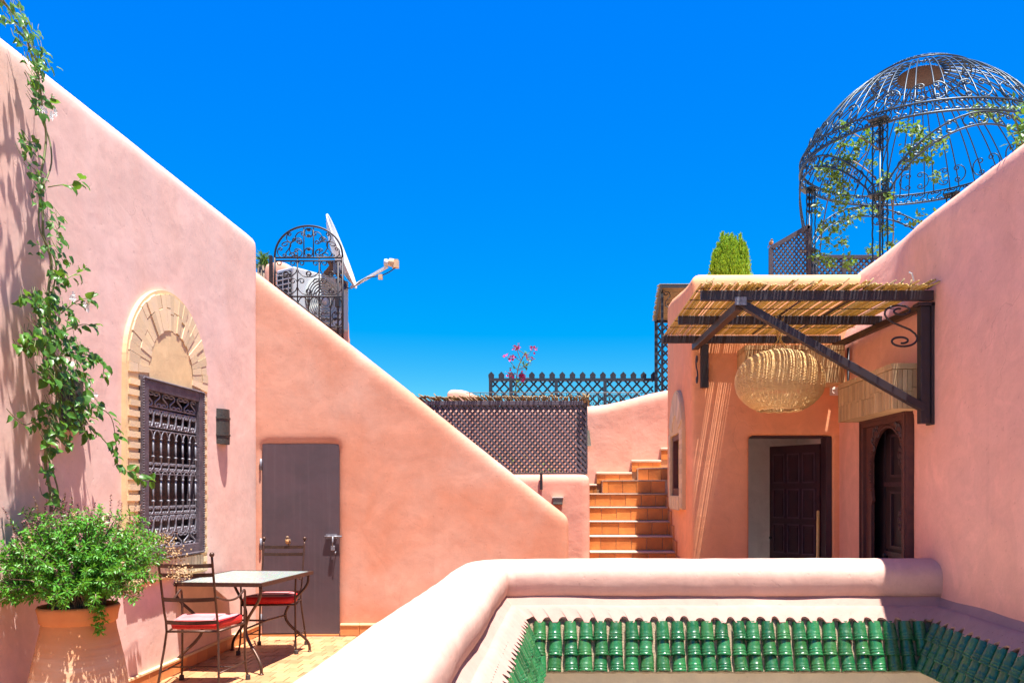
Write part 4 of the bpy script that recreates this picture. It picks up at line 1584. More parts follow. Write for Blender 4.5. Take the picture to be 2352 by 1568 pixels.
NR = 56
weave = MB()
rings = 78
for i in range(rings):
    t = i / (rings - 1)
    r, z = prof_at(t)
    pts = []
    for k in range(NR * 2):
        a = 2 * pi * k / (NR * 2)
        w = .004 * (1 if (k // 1 + i) % 2 else -1)
        zz = z + .0014 * sin(a * 3 + i) + rr.gauss(0, .0006)
        pts.append((LX + (r + w) * cos(a), LY + (r + w) * sin(a), LZ + zz))
    weave.tube(pts, .0041, 4, closed=True)
weave.build('weave', M['wicker'], lan, smooth=True, fix=False, kind='stuff')
ribs = MB()
for k in range(NR):
    a = 2 * pi * (k + .25) / NR
    ribs.tube([(LX + r * cos(a), LY + r * sin(a), LZ + z) for r, z in pr[::3]], .0034, 4)
ribs.build('ribs', M['wicker'], lan, smooth=True, fix=False, kind='stuff')
MB().tube([(LX + .188 * cos(2 * pi * k / 40), LY + .188 * sin(2 * pi * k / 40), LZ - .240 + .004 * sin(k * 2)) for k in range(40)], .009, 6, closed=True).build('rim', M['wicker'], lan, smooth=True)
MB().tube([(LX + .088 * cos(2 * pi * k / 24), LY + .088 * sin(2 * pi * k / 24), LZ + .264) for k in range(24)], .008, 6, closed=True).build('rim', M['wicker'], lan, smooth=True)
rope = MB()
for s in (-1, 1):
    rope.tube([(LX + s * .08, LY, LZ + .264), (LX + s * .012, LY + .01, LZ + .36), (LX + s * .02 - .01, LY + .01, LZ + .46), (LX + s * .03, LY, az(LY) - .01)], .006, 5)
    rope.tube([(LX + s * .02, LY - .015, LZ + .30), (LX - s * .02, LY - .02, LZ + .40), (LX + s * .03, LY - .025, az(LY) - .02)], .004, 5)
rope.build('rope', M['rope'], lan, smooth=True)

# ------------------------------------------------------------------ brick-clad canopies
def canopy(nm, lo, hi, label, rows):
    """box clad with upright small bricks on its left side and front; bricks are objects"""
    c = thing(nm, label, 'canopy', ((lo[0] + hi[0]) / 2, (lo[1] + hi[1]) / 2, lo[2]), group=None)
    MB().box2((lo[0] + .014, lo[1] + .014, lo[2] + .004), (hi[0] - .001, hi[1] - .001, hi[2] - .004)).build('core', M['tan_plaster'], c)
    bm = bevelled(MB().box((0, 0, 0), (.033, .020, 1)).mesh('brick', M['canopy_brick']), .003, 1)
    trim = .05
    H = hi[2] - lo[2] - trim
    rb = random.Random(int(lo[1] * 100))
    for face in ('left', 'front'):
        L = (hi[1] - lo[1]) if face == 'left' else (hi[0] - lo[0])
        if face == 'left' and rows == 'front': pass
        n = int(L / .036)
        st = L / n
        for i in range(n):
            u = (i + .5) * st
            cut = rb.choice((.5, .45, .55)) * H
            for (a, b) in ((0, cut), (cut, H)):
                zc, h = lo[2] + (a + b) / 2, b - a - .004
                off = .006 + rb.uniform(-.003, .004)
                if face == 'left':
                    m = Matrix.Translation((lo[0] + off, lo[1] + u, zc)) @ Matrix.Rotation(pi / 2, 4, 'Z')
                else:
                    m = Matrix.Translation((lo[0] + u, lo[1] + off, zc))
                m = m @ Matrix.Rotation(rb.gauss(0, .008), 4, 'Y') @ Matrix.Diagonal(((st - .003) / .033, 1, h, 1))
                inst('brick', bm, m, c)
        n = int(L / .14); st = L / n
        for i in range(n):
            u = (i + .5) * st; off = .004 + rb.uniform(-.003, .003)
            if face == 'left':
                m = Matrix.Translation((lo[0] + off, lo[1] + u, hi[2] - trim / 2)) @ Matrix.Rotation(pi / 2, 4, 'Z')
            else:
                m = Matrix.Translation((lo[0] + u, lo[1] + off, hi[2] - trim / 2))
            m = m @ Matrix.Diagonal(((st - .004) / .033, 1, trim - .006, 1))
            inst('brick', bm, m, c)
    return c


canopy('brick_canopy', (2.444, 6.11, 2.125), (XR, 7.35, 2.475), 'tan brick-clad box canopy over the arched door', 'both')
canopy('brick_canopy', (1.66, 7.62, 2.525), (2.60, YH, 2.885), 'tan brick-clad canopy over the open doorway, striped with sunlight', 'both')
MB().tube([(2.63, 7.62, 2.86), (2.63, 7.63, 2.3), (2.635, 7.62, 2.2)], .012, 6).build('drain_pipe', M['iron'], smooth=True, label='thin dark pipe in the corner between the two brick canopies', cat='pipe')
so = thing('wall_socket', 'square white wall socket beside the open doorway', 'socket', (2.60, YH, 2.49))
MB().box2((2.575, YH - .022, 2.45), (2.655, YH - .001, 2.535)).build('plate', M['socket'], so, bevel=.004)
MB().lathe([(.026, 0), (.026, .006), (.020, .006), (.018, .001)], 16, (2.615, YH - .022, 2.493), rot_to((0, -1, 0))).build('outlet', M['socket'], so, smooth=True)

# ------------------------------------------------------------------ doorway: jamb and half-open panelled door
hd = thing('panelled_door', 'dark brown panelled door standing half open in the doorway', 'door', (2.575, 8.12, 0))
f = MB()
f.box2((2.545, YH + .02, 0), (2.602, YH + .19, 2.05)); f.box2((1.782, YH + .10, 2.035), (2.544, YH + .19, 2.06))
f.build('door_frame', M['wood_dark'], hd)
hinge = Vector((2.545, YH + .20, 0)); free = Vector((2.215, 8.70, 0))
u = (free - hinge).normalized(); nrm = u.cross(Vector((0, 0, 1))).normalized()
if nrm.y > 0: nrm = -nrm
Lw = .67
dm = Matrix((u, nrm, Vector((0, 0, 1)))).transposed().to_4x4(); dm.translation = hinge
D = lambda mb, nm, m, par=hd, **k: link(bpy.data.objects.new(nm, mb.mesh(nm, m, xf=WM[hd.name].inverted() @ dm)), par, WM[hd.name], **k)
leafo = D(MB().box2((0, -.02, .01), (Lw, .012, 1.985)), 'door_leaf', M['wood_dark'])
cols, rows = 3, 5
for i in range(cols):
    for j in range(rows):
        x0, x1 = .05 + i * (Lw - .07) / cols, .05 + (i + 1) * (Lw - .07) / cols - .035
        z0, z1 = .10 + j * 1.86 / rows, .10 + (j + 1) * 1.86 / rows - .06
        mb = MB()
        for a, b in (((x0, z0), (x0 + .014, z1)), ((x1 - .014, z0), (x1, z1)), ((x0 + .0145, z0), (x1 - .0145, z0 + .014)), ((x0 + .0145, z1 - .014), (x1 - .0145, z1))):
            mb.box2((a[0], .013, a[1]), (b[0], .026, b[1]))
        D(mb, 'panel_moulding', M['moulding'], leafo)
        mb = MB().box(((x0 + x1) / 2, .017, (z0 + z1) / 2), (x1 - x0 - .06, .010, z1 - z0 - .06))
        D(mb, 'panel', M['wood_dark'], leafo)
D(MB().ball((Lw - .03, .03, 1.0), .018, 8, 6), 'door_knob', M['iron'], leafo)

# broom handle leaning in front of the door
bs = thing('broom', 'pale wooden broom stick leaning before the half-open door', 'broom', P(1872, 1290, 7.2))
a, b = Vector((2.19, 7.15, .18)), P(1879, 1172, 7.5)
MB().tube([a, a.lerp(b, .5), b - (b - a).normalized() * .01, b], [.0135, .0135, .013, .008], 10).build('stick', M['stick'], bs, smooth=True)
h = MB().bar((2.04, 7.12, .16), (2.34, 7.12, .16), .05, .05); h.build('head', M['stick'], bs, bevel=.006)
br = MB()
for i in range(60):
    q = Vector((2.05 + .28 * (i % 15) / 14, 7.10 + .014 * (i // 15), .135))
    br.tube([q, q + Vector((rr.gauss(0, .008), rr.gauss(0, .01), -.13))], .003, 3)
br.build('bristles', M['rope'], bs, kind='stuff')

# ------------------------------------------------------------------ arched carved door in the right wall
ad = thing('arched_door', 'red-brown carved door frame with pointed horseshoe arch and dark door', 'door', (XR, 6.8, 0))
DY0, DY1, DZ = 6.30, 7.305, 2.14
yc, zc, R = 6.74, 1.66, .365


def xface(u, z, a): return (XR + a, u, z)


# arch opening outline from the left foot over the top to the right foot
open_ = [(yc + .355, 0), (yc + .355, 1.38), (yc + .325, 1.42), (yc + .338, 1.47)]
for k in range(25):
    a = radians(-22) + (pi + radians(44)) * k / 24
    open_.append((yc + R * cos(a), zc + R * sin(a) * 1.02))
open_ += [(yc - .338, 1.47), (yc - .325, 1.42), (yc - .355, 1.38), (yc - .355, 0)]
fm = MB()
tris = []
outer = [(DY1 - .09, 0)] + [(DY1 - .09, open_[i][1]) if False else None for i in range(0)]
# frame sheet: strips between the outline and the outer rectangle
O0, O1, OZ = DY0 + .085, DY1 - .085, DZ - .075


def outer_pt(p):
    y, z = p
    if z < zc: return (O1 if y > yc else O0, z)
    a = math.atan2(z - zc, y - yc)
    c, s = cos(a), sin(a)
    t = min((O1 - yc) / c if c > 1e-6 else 9, (O0 - yc) / c if c < -1e-6 else 9, (OZ - zc) / s if s > 1e-6 else 9)
    return (yc + c * t, zc + s * t)


pts_o = [outer_pt(p) for p in open_]
for i in range(len(open_) - 1):
    a, b = open_[i], open_[i + 1]; c, d = pts_o[i + 1], pts_o[i]
    poly = [a, b, c, d]
    fm.prism(poly, xface, -.02, .004)
# corners above
for (y, z, s) in ((O1, OZ, 1), (O0, OZ, -1)):
    cs = [p for p in pts_o if p[1] > zc]
    side = max([p for p in cs if abs(p[0] - y) < 1e-3], key=lambda p: p[1])
    top = max([p for p in cs if abs(p[1] - OZ) < 1e-3], key=lambda p: p[0] * s)
    fm.prism([side, (y, z), top], xface, -.02, .004)
spandrel = fm.build('carved_panel', M['wood_red'], ad)
fo = MB()
fo.box2((XR - .045, DY0, 0), (XR + .05, O0, DZ)); fo.box2((XR - .045, O1, 0), (XR + .05, DY1, DZ)); fo.box2((XR - .045, O0, OZ), (XR + .05, O1, DZ))
fo.box2((XR - .056, DY0 + .01, 0), (XR - .0445, DY0 + .03, DZ - .01)); fo.box2((XR - .056, DY1 - .03, 0), (XR - .0445, DY1 - .01, DZ - .01)); fo.box2((XR - .056, DY0 + .031, DZ - .03), (XR - .0445, DY1 - .031, DZ - .01))
fo.build('door_frame', M['wood_red'], ad)
cor = MB()
for i in range(4, len(open_) - 4):
    a, b = Vector((0, *open_[i])), Vector((0, *open_[i + 1]))
    for k in range(2):
        q = a.lerp(b, k / 2)
        c = Vector((0, yc, zc)); q = c + (q - c) * 1.03
        cor.ball((XR - .022, q.y, q.z), .013, 6, 4)
cor.build('rope_moulding', M['wood_red'], ad, smooth=True)
for s in (1, -1):
    cx_, cz_ = yc + s * .27, 2.0
    for (dy, dz, sz, kind) in ((0, .0, .09, 'C'), (s * .03, -.09, .11, 'S'), (-s * .07, .015, .10, 'S')):
        inst('carved_scroll', scroll_mesh(kind, .05, sz, .006, M['wood_frame']), frame_m(Vector((XR - .024, cx_ + dy, cz_ + dz)), Vector((0, s, 0)), Vector((0, .3 * s, 1))), spandrel)
lf = MB().box2((XR + .075, DY0 + .05, .01), (XR + .11, yc + .27, 2.1)).build('door_leaf', M['wood_black'], ad)
MB().box2((XR + .075, yc + .30, .01), (XR + .11, DY1 - .03, 2.1)).build('side_leaf', M['wood_black'], ad)
for (z0, z1) in ((1.62, 1.98), (1.02, 1.50), (.42, .92), (.06, .34)):
    y0, y1 = yc - .33, yc + .12
    mb = MB()
    for a, b in (((y0, z0), (y0 + .02, z1)), ((y1 - .02, z0), (y1, z1)), ((y0 + .0205, z0), (y1 - .0205, z0 + .02)), ((y0 + .0205, z1 - .02), (y1 - .0205, z1))):
        mb.box2((XR + .052, a[0], a[1]), (XR + .0745, b[0], b[1]))
    mb.build('panel_moulding', M['wood_dark'], lf)
    ros = MB()
    cy_, cz_ = yc - .12, (z0 + z1) / 2
    if z1 - z0 > .3:
        for k in range(10):
            a = 2 * pi * k / 10
            ros.ball((XR + .070, cy_ + .085 * cos(a), cz_ + .10 * sin(a)), .030, 8, 5, (.5, 1, 1))
            ros.ball((XR + .065, cy_ + .045 * cos(a + .3), cz_ + .05 * sin(a + .3)), .02, 6, 4, (.6, 1, 1))
        ros.ball((XR + .063, cy_, cz_), .028, 8, 6)
        ros.build('rosette', M['wood_dark'], lf, smooth=True)
for z in (1.56, .97):
    MB().box2((XR + .055, DY0 + .06, z - .02), (XR + .0745, yc + .26, z + .02)).build('cross_rail', M['wood_dark'], lf)
MB().ball((XR + .055, yc + .24, .95), .022, 8, 6).box2((XR + .058, yc + .225, .80), (XR + .0745, yc + .255, 1.0)).build('lock_plate', M['iron'], lf)

# ------------------------------------------------------------------ small arched window on the house's left face
sw = thing('small_window', 'narrow tan-framed arched window on the house side above the steps', 'window', (XH, 9.0, 1.31))
SY0, SY1, SZ0, SZ1 = 8.655, 9.42, 1.455, 2.156
syc = (8.42 + 9.56) / 2


def hface(u, z, a): return (XH - a, u, z)


hr, zs = .57, 2.10
smb = MB()
smb.prism([(syc - hr, SZ1 - .02), (syc + hr, SZ1 - .02)] + [(syc + hr * cos(pi * k / 20), zs + .52 * sin(pi * k / 20)) for k in range(1 if zs > SZ1 - .02 else 2, 20)][::1], hface, -.02, .035)
smb.prism([(syc - hr, SZ0 - .145), (SY0, SZ0 - .145), (SY0, SZ1 - .02), (syc - hr, SZ1 - .02)], hface, -.02, .035)
smb.prism([(SY1, SZ0 - .145), (syc + hr, SZ0 - .145), (syc + hr, SZ1 - .02), (SY1, SZ1 - .02)], hface, -.02, .035)
smb.prism([(SY0, SZ0 - .145), (SY1, SZ0 - .145), (SY1, SZ0), (SY0, SZ0)], hface, -.02, .035)
smb.build('surround', M['tan_plaster'], sw)
for k in range(22):
    a0 = .03 + (pi - .06) * k / 22; a1 = .03 + (pi - .06) * (k + .97) / 22
    pl = []
    for (r, a) in ((.27, a0), (hr - .02, a0), (hr - .02, a1), (.27, a1)):
        pl.append((syc + r * cos(a), zs + r * sin(a) * .9))
    if min(z for _, z in pl) < SZ1: continue
    MB().prism(pl, hface, .034, .042 + rr.uniform(-.002, .002)).build('brick', M['tan_brick'], sw)
z = SZ0 - .13; k = 0
while z < SZ1 - .03:
    for (a, b) in ((syc - hr + .015, SY0 - .004), (SY1 + .004, syc + hr - .015)):
        MB().prism([(a, z), (b, z), (b, z + .050), (a, z + .050)], hface, .034, .042 + rr.uniform(-.002, .003)).build('brick', M['tan_brick'], sw)
    z += .052
for i in range(14):
    y = SY0 + i * (SY1 - SY0) / 14
    MB().prism([(y, SZ0 - .15 - rr.uniform(0, .01)), (y + .048, SZ0 - .15), (y + .048, SZ0 - .005), (y, SZ0 - .005)], hface, .034, .048 + rr.uniform(-.003, .005)).build('brick', M['tan_brick'], sw)
fr = MB()
for a, b in (((SY0, SZ0), (SY0 + .08, SZ1)), ((SY1 - .08, SZ0), (SY1, SZ1)), ((SY0 + .0801, SZ0), (SY1 - .0801, SZ0 + .08)), ((SY0 + .0801, SZ1 - .08), (SY1 - .0801, SZ1))):
    fr.box2((XH - .012, a[0], a[1]), (XH + .09, b[0], b[1]))
fr.build('frame', M['wood_red'], sw)
MB().box2((XH + .13, SY0 + .03, SZ0 + .03), (XH + .135, SY1 - .03, SZ1 - .03)).build('pane', M['dark_inside'], sw)
GT = M['tan_brick']
for i in range(6):
    y = SY0 + .10 + i * (SY1 - SY0 - .2) / 5
    MB().tube([(XH + .05, y, SZ0 + .08), (XH + .05, y, SZ1 - .08)], .007, 5).build('bar', M['rope'], sw)
for i in range(5):
    for z, kd in ((SZ0 + .14, 'S'), (SZ1 - .14, 'S'), ((SZ0 + SZ1) / 2, 'C')):
        y = SY0 + .10 + (i + .5) * (SY1 - SY0 - .2) / 5
        inst('scroll', scroll_mesh(kd, .09, .10, .006, M['rope']), frame_m(Vector((XH + .05, y, z)), Vector((0, 1, 0)), Vector((0, 0, 1))), sw)

# ------------------------------------------------------------------ tiled steps
st = thing('tiled_steps', 'terracotta tiled steps with pale treads climbing beside the house', 'stairs', (.7, 8.1, 0))
RISE, RUN = .164, .24
rt2 = random.Random(12)
tile_r = {}


def riser_tiles(parent, a, b, z0, z1, nm='riser_tile', seed=0):
    """row of upright tiles from a to b (xy), between two heights"""
    a, b = Vector(a), Vector(b)
    d = b - a; L = d.length; d.normalize()
    nrm = Vector((d.y, -d.x))                  # towards the viewer
    u = -rt2.uniform(0, .12)
    while u < L:
        w = rt2.uniform(.175, .2)
        u0, u1 = max(u, 0), min(u + w - .006, L)
        if u1 - u0 > .02:
            mb = MB()
            th = .012 + rt2.uniform(-.002, .002)
            vs = []
            for z in (z0 + .004, z1 - .004):
                for (uu, k) in ((u0, 0), (u1, 0), (u1, 1), (u0, 1)):
                    q = a + d * uu + nrm * (th if k == 0 else -.004)
                    vs.append((q.x, q.y, z))
            mb.add(vs, [(3, 2, 1, 0), (4, 5, 6, 7), (0, 1, 5, 4), (1, 2, 6, 5), (2, 3, 7, 6), (3, 0, 4, 7)])
            mb.build(nm, M['terra'], parent)
        u += w


XS0, XS1 = .222, XH - .002
for i in range(1, 10):
    z0, z1 = RISE * (i - 1), RISE * i
    y = 8.14 + RUN * (i - 1)
    yb = y + RUN + (.0 if i < 9 else .35)
    s = MB()
    s.box2((XS0, y + .012, z0), (XS1, 10.6 if i == 1 else 10.6, z1 - .0005 * 0 - .012))
    step = s.build('step', M['grout'], st)
    t = MB().box2((XS0, y - .012, z1 - .016), (XS1, yb + .012, z1 - .002))
    t.build('tread', M['step_edge'], step, bevel=.004)
    riser_tiles(step, (XS0, y + .010), (XS1, y + .010), z0 + .004, z1 - .018)
# winders turning right behind the house
w1 = MB().prism([(.42, 10.38), (1.212, 10.10), (2.3, 10.10), (2.3, 10.94), (.42, 10.94)], lambda u, z, a: (u, z, a), 1.476, 1.632)
step = w1.build('step', M['grout'], st)
MB().prism([(.41, 10.365), (1.212, 10.085), (2.3, 10.085), (2.3, 10.94), (.41, 10.94)], lambda u, z, a: (u, z, a), 1.6325, 1.644).build('tread', M['step_edge'], step)
riser_tiles(step, (.42, 10.378), (1.21, 10.10), 1.48, 1.630)
w2 = MB().prism([(.90, 10.60), (1.30, 10.32), (2.3, 10.32), (2.3, 10.94), (.90, 10.94)], lambda u, z, a: (u, z, a), 1.645, 1.796)
step = w2.build('step', M['grout'], st)
MB().prism([(.89, 10.588), (1.30, 10.305), (2.3, 10.305), (2.3, 10.94), (.89, 10.94)], lambda u, z, a: (u, z, a), 1.7965, 1.808).build('tread', M['step_edge'], step)
riser_tiles(step, (.90, 10.60), (1.30, 10.32), 1.648, 1.794)
# stepped skirting on the curved wall and along the house
for (x0, x1, z0, z1) in ((.222, .355, 1.46, 1.60), (.357, .83, 1.47, 1.76), (.832, 1.225, 1.64, 1.925), (1.227, 1.7, 1.8, 2.09)):
    sk2 = MB().box2((x0, 10.88, z0), (x1, 10.955, z1 - .016)).build('stepped_skirting', M['terra_floor'], st)
    MB().box2((x0 - .012, 10.855, z1 - .034), (x1 + .004, 10.96, z1)).build('ledge', M['step_edge'], sk2, bevel=.013)
    riser_tiles(sk2, (x0, 10.878), (x1, 10.878), z1 - .16, z1 - .034, 'skirting_tile')
for i in range(1, 9):
    y = 8.14 + RUN * (i - 1)
    z1 = RISE * i
    MB().box2((XH - .022, y - .02, z1 - .15), (XH - .002, y + RUN - .02, z1 + .12)).build('stepped_skirting', M['terra_skirt'], st, bevel=.004)
# ------------------------------------------------------------------ lattice screen and its reed-roofed pergola behind the low wall
BX, BZ = Vector((1, 0, 0)), Vector((0, 0, 1))
scr = thing('lattice_screen', 'dark diagonal lattice screen standing on the low rose wall', 'screen', (-.75, 9.09, 1.7))
SX0, SX1, SZ0_, SZ1_ = -2.3, .175, 1.722, 2.50
lattice(scr, Vector((0, 9.09, 0)), BX, BZ, [(SX0, SZ0_), (SX1, SZ0_), (SX1, SZ1_ - .03), (SX0, SZ1_ - .03)], .0615, .0245, .019, M['lattice'], 47, front=M['lattice_sunlit'])
for nm, a, b in (('top_rail', (SX0 - .02, 9.06, SZ1_ - .032), (SX1 + .0, 9.115, SZ1_ + .018)), ('bottom_rail', (SX0, 9.073, SZ0_ - .028), (SX1, 9.108, SZ0_ - .004)), ('side_rail', (SX1 + .0005, 9.073, SZ0_ - .028), (SX1 + .018, 9.108, SZ1_ + .012))):
    MB().box2(a, b).build(nm, M['lattice_sunlit'] if nm == 'top_rail' else M['lattice'], scr, bevel=.003)
MB().box2((-.338, 8.935, 1.52), (-.308, 8.952, 1.70)).build('wall_strap', M['iron'], scr)
pg = thing('reed_pergola', 'pergola with a roof of dry reeds behind the lattice screen', 'pergola', (-.8, 10, 1.2))
rr = random.Random(77)
for (x, y) in ((-2.2, 9.2), (.15, 9.2), (-2.2, 9.9), (.10, 9.9)):
    MB().box2((x - .025, y - .025, 0.0), (x + .025, y + .025, 2.50)).build('post', M['lattice'], pg)
for y in (9.4, 9.9):
    MB().box2((-2.3, y - .02, 2.501), (.2, y + .02, 2.545)).build('beam', M['lattice'], pg)
x = -2.32
rm_ = MB().tube([(0, 0, 0), (0, 1, 0)], [.0085, .007], 6).mesh('reed', M['reed_old'], smooth=True)
while x < .215:
    A = Vector((x + rr.gauss(0, .006), 9.05 + rr.gauss(0, .02), 2.553 + abs(rr.gauss(0, .013)))); B = Vector((x + rr.gauss(0, .02), 9.95 + rr.uniform(-.05, .05), 2.556))
    d = B - A
    inst('reed', rm_, Matrix.Translation(A) @ rot_to(d).to_4x4() @ Matrix.Rotation(radians(90), 4, 'X') @ Matrix.Diagonal((1, d.length, 1, 1)), pg)
    x += rr.uniform(.013, .019)
for _ in range(26):
    A = Vector((rr.uniform(-1.75, -1.4) if rr.random() < .25 else .19 + rr.gauss(0, .008), 9.06, 2.55))
    d = Vector((rr.gauss(-.03, .03), -rr.uniform(.03, .07), rr.uniform(-.06, .05)))
    if A.x < -1: d = Vector((-rr.uniform(.03, .10), -.04, rr.uniform(.02, .05)))
    inst('reed', rm_, Matrix.Translation(A) @ rot_to(d).to_4x4() @ Matrix.Rotation(radians(90), 4, 'X') @ Matrix.Diagonal((.9, d.length, .9, 1)), pg)
# what shows through the lattice: a terracotta bench block with a row of plants
bench = thing('tiled_bench', 'orange terracotta bench block glimpsed behind the lattice screen', 'bench', (-.8, 10.6, 0))
MB().box2((-2.4, 10.4, 0), (.05, 10.9, 1.62)).build('body', M['terra_skirt'], bench)
MB().box2((-2.42, 10.37, 1.622), (.06, 10.93, 1.645)).build('top_slab', M['step_edge'], bench)
tp = thing('trough_plants', 'row of small green plants on the bench behind the lattice', 'plant', (-.8, 10.6, 1.645))
fol = MB()
for _ in range(420):
    q = Vector((rr.uniform(-2.2, -.1), 10.6 + rr.gauss(0, .06), 1.65 + abs(rr.gauss(0, .16))))
    add_leaf(fol, q, Vector((rr.gauss(0, 1), rr.gauss(0, 1), rr.uniform(0, 1))), rr.uniform(.04, .09), .014, Vector((0, 0, 1)))
fol.build('foliage', M['ivy_far'], tp, fix=False, kind='stuff')

# small lamp on the low wall, lantern at the screen's end
sl = thing('wall_lamp', 'small grey-green box lamp on the low rose wall', 'lamp', (-.14, 8.95, 1.36))
p = P(1281, 1150, 8.9)
MB().box2((p.x - .055, 8.87, p.z - .04), (p.x + .055, 8.957, p.z + .035)).build('housing', M['sconce_green'], sl, bevel=.008)
MB().box2((p.x - .062, 8.862, p.z + .036), (p.x + .062, 8.957, p.z + .044)).build('cap', M['socket'], sl)
wl_ = thing('wall_lantern', 'grey tapered lantern at the right end of the lattice screen', 'lamp', (.22, 10.9, 2.1))
p = P(1349, 1005, 10.9)
MB().lathe([(.03, .10), (.035, .05), (.05, -.10), (.055, -.11)], 4, p).build('shade', M['sconce_green'], wl_)
MB().tube([p + Vector((0, .0, .10)), p + Vector((0, 0, .16)), p + Vector((0, .08, .17))], .007, 5).build('arm', M['iron'], wl_)

# ------------------------------------------------------------------ far fence on the roof behind, tall lattice post, small awning
ff = thing('picket_lattice_fence', 'slate lattice fence with pointed picket caps on the far roof', 'fence', (0, 12.5, 2.6))
KF = 1.096
FX0, FX1, FZ0, FZ1 = -1.236 * KF, 1.31 * KF, 1.5 + 1.12 * KF, 1.5 + 1.74 * KF
Yf = 12.5 * KF
for a, b in ((FX0 + .05, .0), (.04, .82), (.86, FX1)):
    pass
posts = [FX0 + .02, -1.01, -.24, .59]
xs = [FX0] + posts[1:] + [FX1]
for a, b in zip(xs[:-1], xs[1:]):
    lattice(ff, Vector((0, Yf, 0)), BX, BZ, [(a + .03, FZ0), (b - .03, FZ0), (b - .03, FZ1 - .03), (a + .03, FZ1 - .03)], .155, .028, .016, M['lattice_blue'], 47)
for x in xs[:-1]:
    MB().box2((x - .028, Yf - .03, FZ0 - .1), (x + .028, Yf + .03, FZ1 - .035)).build('post', M['lattice_blue'], ff)
MB().box2((FX0 - .03, Yf - .03, FZ1 - .034), (FX1, Yf + .03, FZ1 + .014)).build('top_rail', M['lattice_blue'], ff)
cap = MB().prism([(-.045, 0), (.045, 0), (.05, .062), (0, .112), (-.05, .062)], lambda u, z, a: (u, a, z), -.016, .016).mesh('picket_cap', M['lattice_blue'])
for i in range(17):
    inst('picket_cap', cap, Matrix.Translation((FX0 + .01 + i * .1575 * KF, Yf, FZ1 + .0145)), ff)
tl = thing('lattice_post', 'tall narrow slate lattice panel left of the house corner', 'screen', (1.75, 13.65, 2.7))
KY = 13.65
kx = lambda px: P(px, 0, KY).x
kz = lambda py: P(0, py, KY).z
lattice(tl, Vector((0, KY, 0)), BX, BZ, [(kx(1509), 2.8), (kx(1544), 2.8), (kx(1544), kz(738)), (kx(1509), kz(738))], .135, .028, .014, M['lattice_blue'], 47)
for px in (1507, 1546):
    MB().box2((kx(px) - .026, KY - .02, 2.75), (kx(px) + .026, KY + .025, kz(738))).build('stile', M['lattice_blue'], tl)
MB().box2((kx(1503), KY - .02, kz(738) + .001), (kx(1552), KY + .025, kz(738) + .035)).build('top_rail', M['lattice_blue'], tl)
sa = thing('small_reed_awning', 'small reed awning on slate posts beyond the house corner', 'awning', (1.6, 12.4, 4.4))
Ya0 = 11.3
za = P(0, 655, Ya0).z
xa0, xa1 = P(1516, 0, Ya0).x, kx(1503)
for y in (Ya0, KY):
    x0 = xa0 + (xa1 - xa0) * (y - Ya0) / (KY - Ya0)
    MB().box2((x0, y - .02, za - .035), (x0 + 1.1, y + .02, za)).build('beam', M['lattice_blue'], sa)
MB().bar((xa0 + .02, Ya0, za - .012), (xa1 + .02, KY, za - .012), .03, .035).build('side_beam', M['lattice_blue'], sa)
MB().box2((P(1521, 0, 11.6).x - .016, 11.58, 2.9), (P(1521, 0, 11.6).x + .016, 11.612, za - .001)).build('post', M['lattice_blue'], sa)
y = Ya0
while y < KY + .05:
    x0 = xa0 + (xa1 - xa0) * (y - Ya0) / (KY - Ya0) - rr.uniform(0, .04)
    inst('reed', rm_, Matrix.Translation((x0 + 1.1, y, za + .012 + rr.uniform(0, .006))) @ Matrix.Rotation(pi / 2, 4, 'Z') @ Matrix.Diagonal((1, 1.1, 1, 1)), sa)
    y += rr.uniform(.016, .024)
inst('scroll', scroll_mesh('S', .10, .22, .008, M['lattice_blue']), frame_m(Vector((P(1533, 0, 11.6).x, 11.59, P(0, 688, 11.6).z)), BX, BZ), sa)
# low scrolled iron railing in front of the fence
rl = thing('scroll_railing', 'thin low iron railing with scrolls in front of the far fence', 'railing', (0, 11.6, 2.7))
for z in (2.72, 2.92):
    MB().tube([(-1.5, 11.6, z), (1.45, 11.6, z)], .006, 5).build('rail', M['iron'], rl)
for i in range(20):
    x = -1.45 + i * .155
    MB().tube([(x, 11.6, 2.62), (x, 11.6, 2.92)], .005, 5).build('upright', M['iron'], rl)
    for s in (-1, 1):
        inst('scroll', scroll_mesh('C', .07, .15, .005, M['iron']), frame_m(Vector((x + .0775 + s * .036, 11.6, 2.82)), BX * s, BZ), rl)

# bougainvillea sprig
bg = thing('bougainvillea', 'thin bougainvillea sprig with magenta bracts above the far fence', 'plant', P(1185, 930, 12.1))
bs_, bl, bf = MB(), MB(), MB()
PB = lambda px, py: P(px, py, 12.1)
bs_.tube(smooth_path([PB(1183, 945), PB(1184, 900), PB(1189, 850), PB(1197, 828), PB(1207, 810)], 4), .009, 5)
for pts in ([(1189, 850), (1180, 840), (1164, 819)], [(1197, 828), (1190, 810), (1188, 797)], [(1200, 823), (1215, 812), (1226, 800)], [(1197, 828), (1180, 818), (1172, 816)], [(1190, 850), (1206, 842), (1216, 832)], [(1205, 812), (1195, 806), (1183, 799)], [(1186, 870), (1178, 866), (1170, 856)], [(1186, 880), (1196, 868), (1203, 862)]):
    bs_.tube(smooth_path([PB(*q) + Vector((0, rr.uniform(-.1, .1), 0)) for q in pts], 3), .005, 4)
for (px, py, n, s) in ((1187, 797, 26, 6), (1225, 800, 18, 5), (1178, 821, 20, 5), (1164, 818, 8, 5), (1217, 823, 14, 6), (1172, 857, 14, 6), (1201, 862, 34, 8), (1210, 822, 8, 4)):
    for _ in range(n):
        q = PB(px + rr.gauss(0, s * .6), py + rr.gauss(0, s * .6)) + Vector((0, rr.gauss(0, .05), 0))
        add_leaf(bf, q, Vector((rr.gauss(0, 1), rr.gauss(0, 1), rr.gauss(0, 1))), .05, .022, Vector((0, 0, 1)))
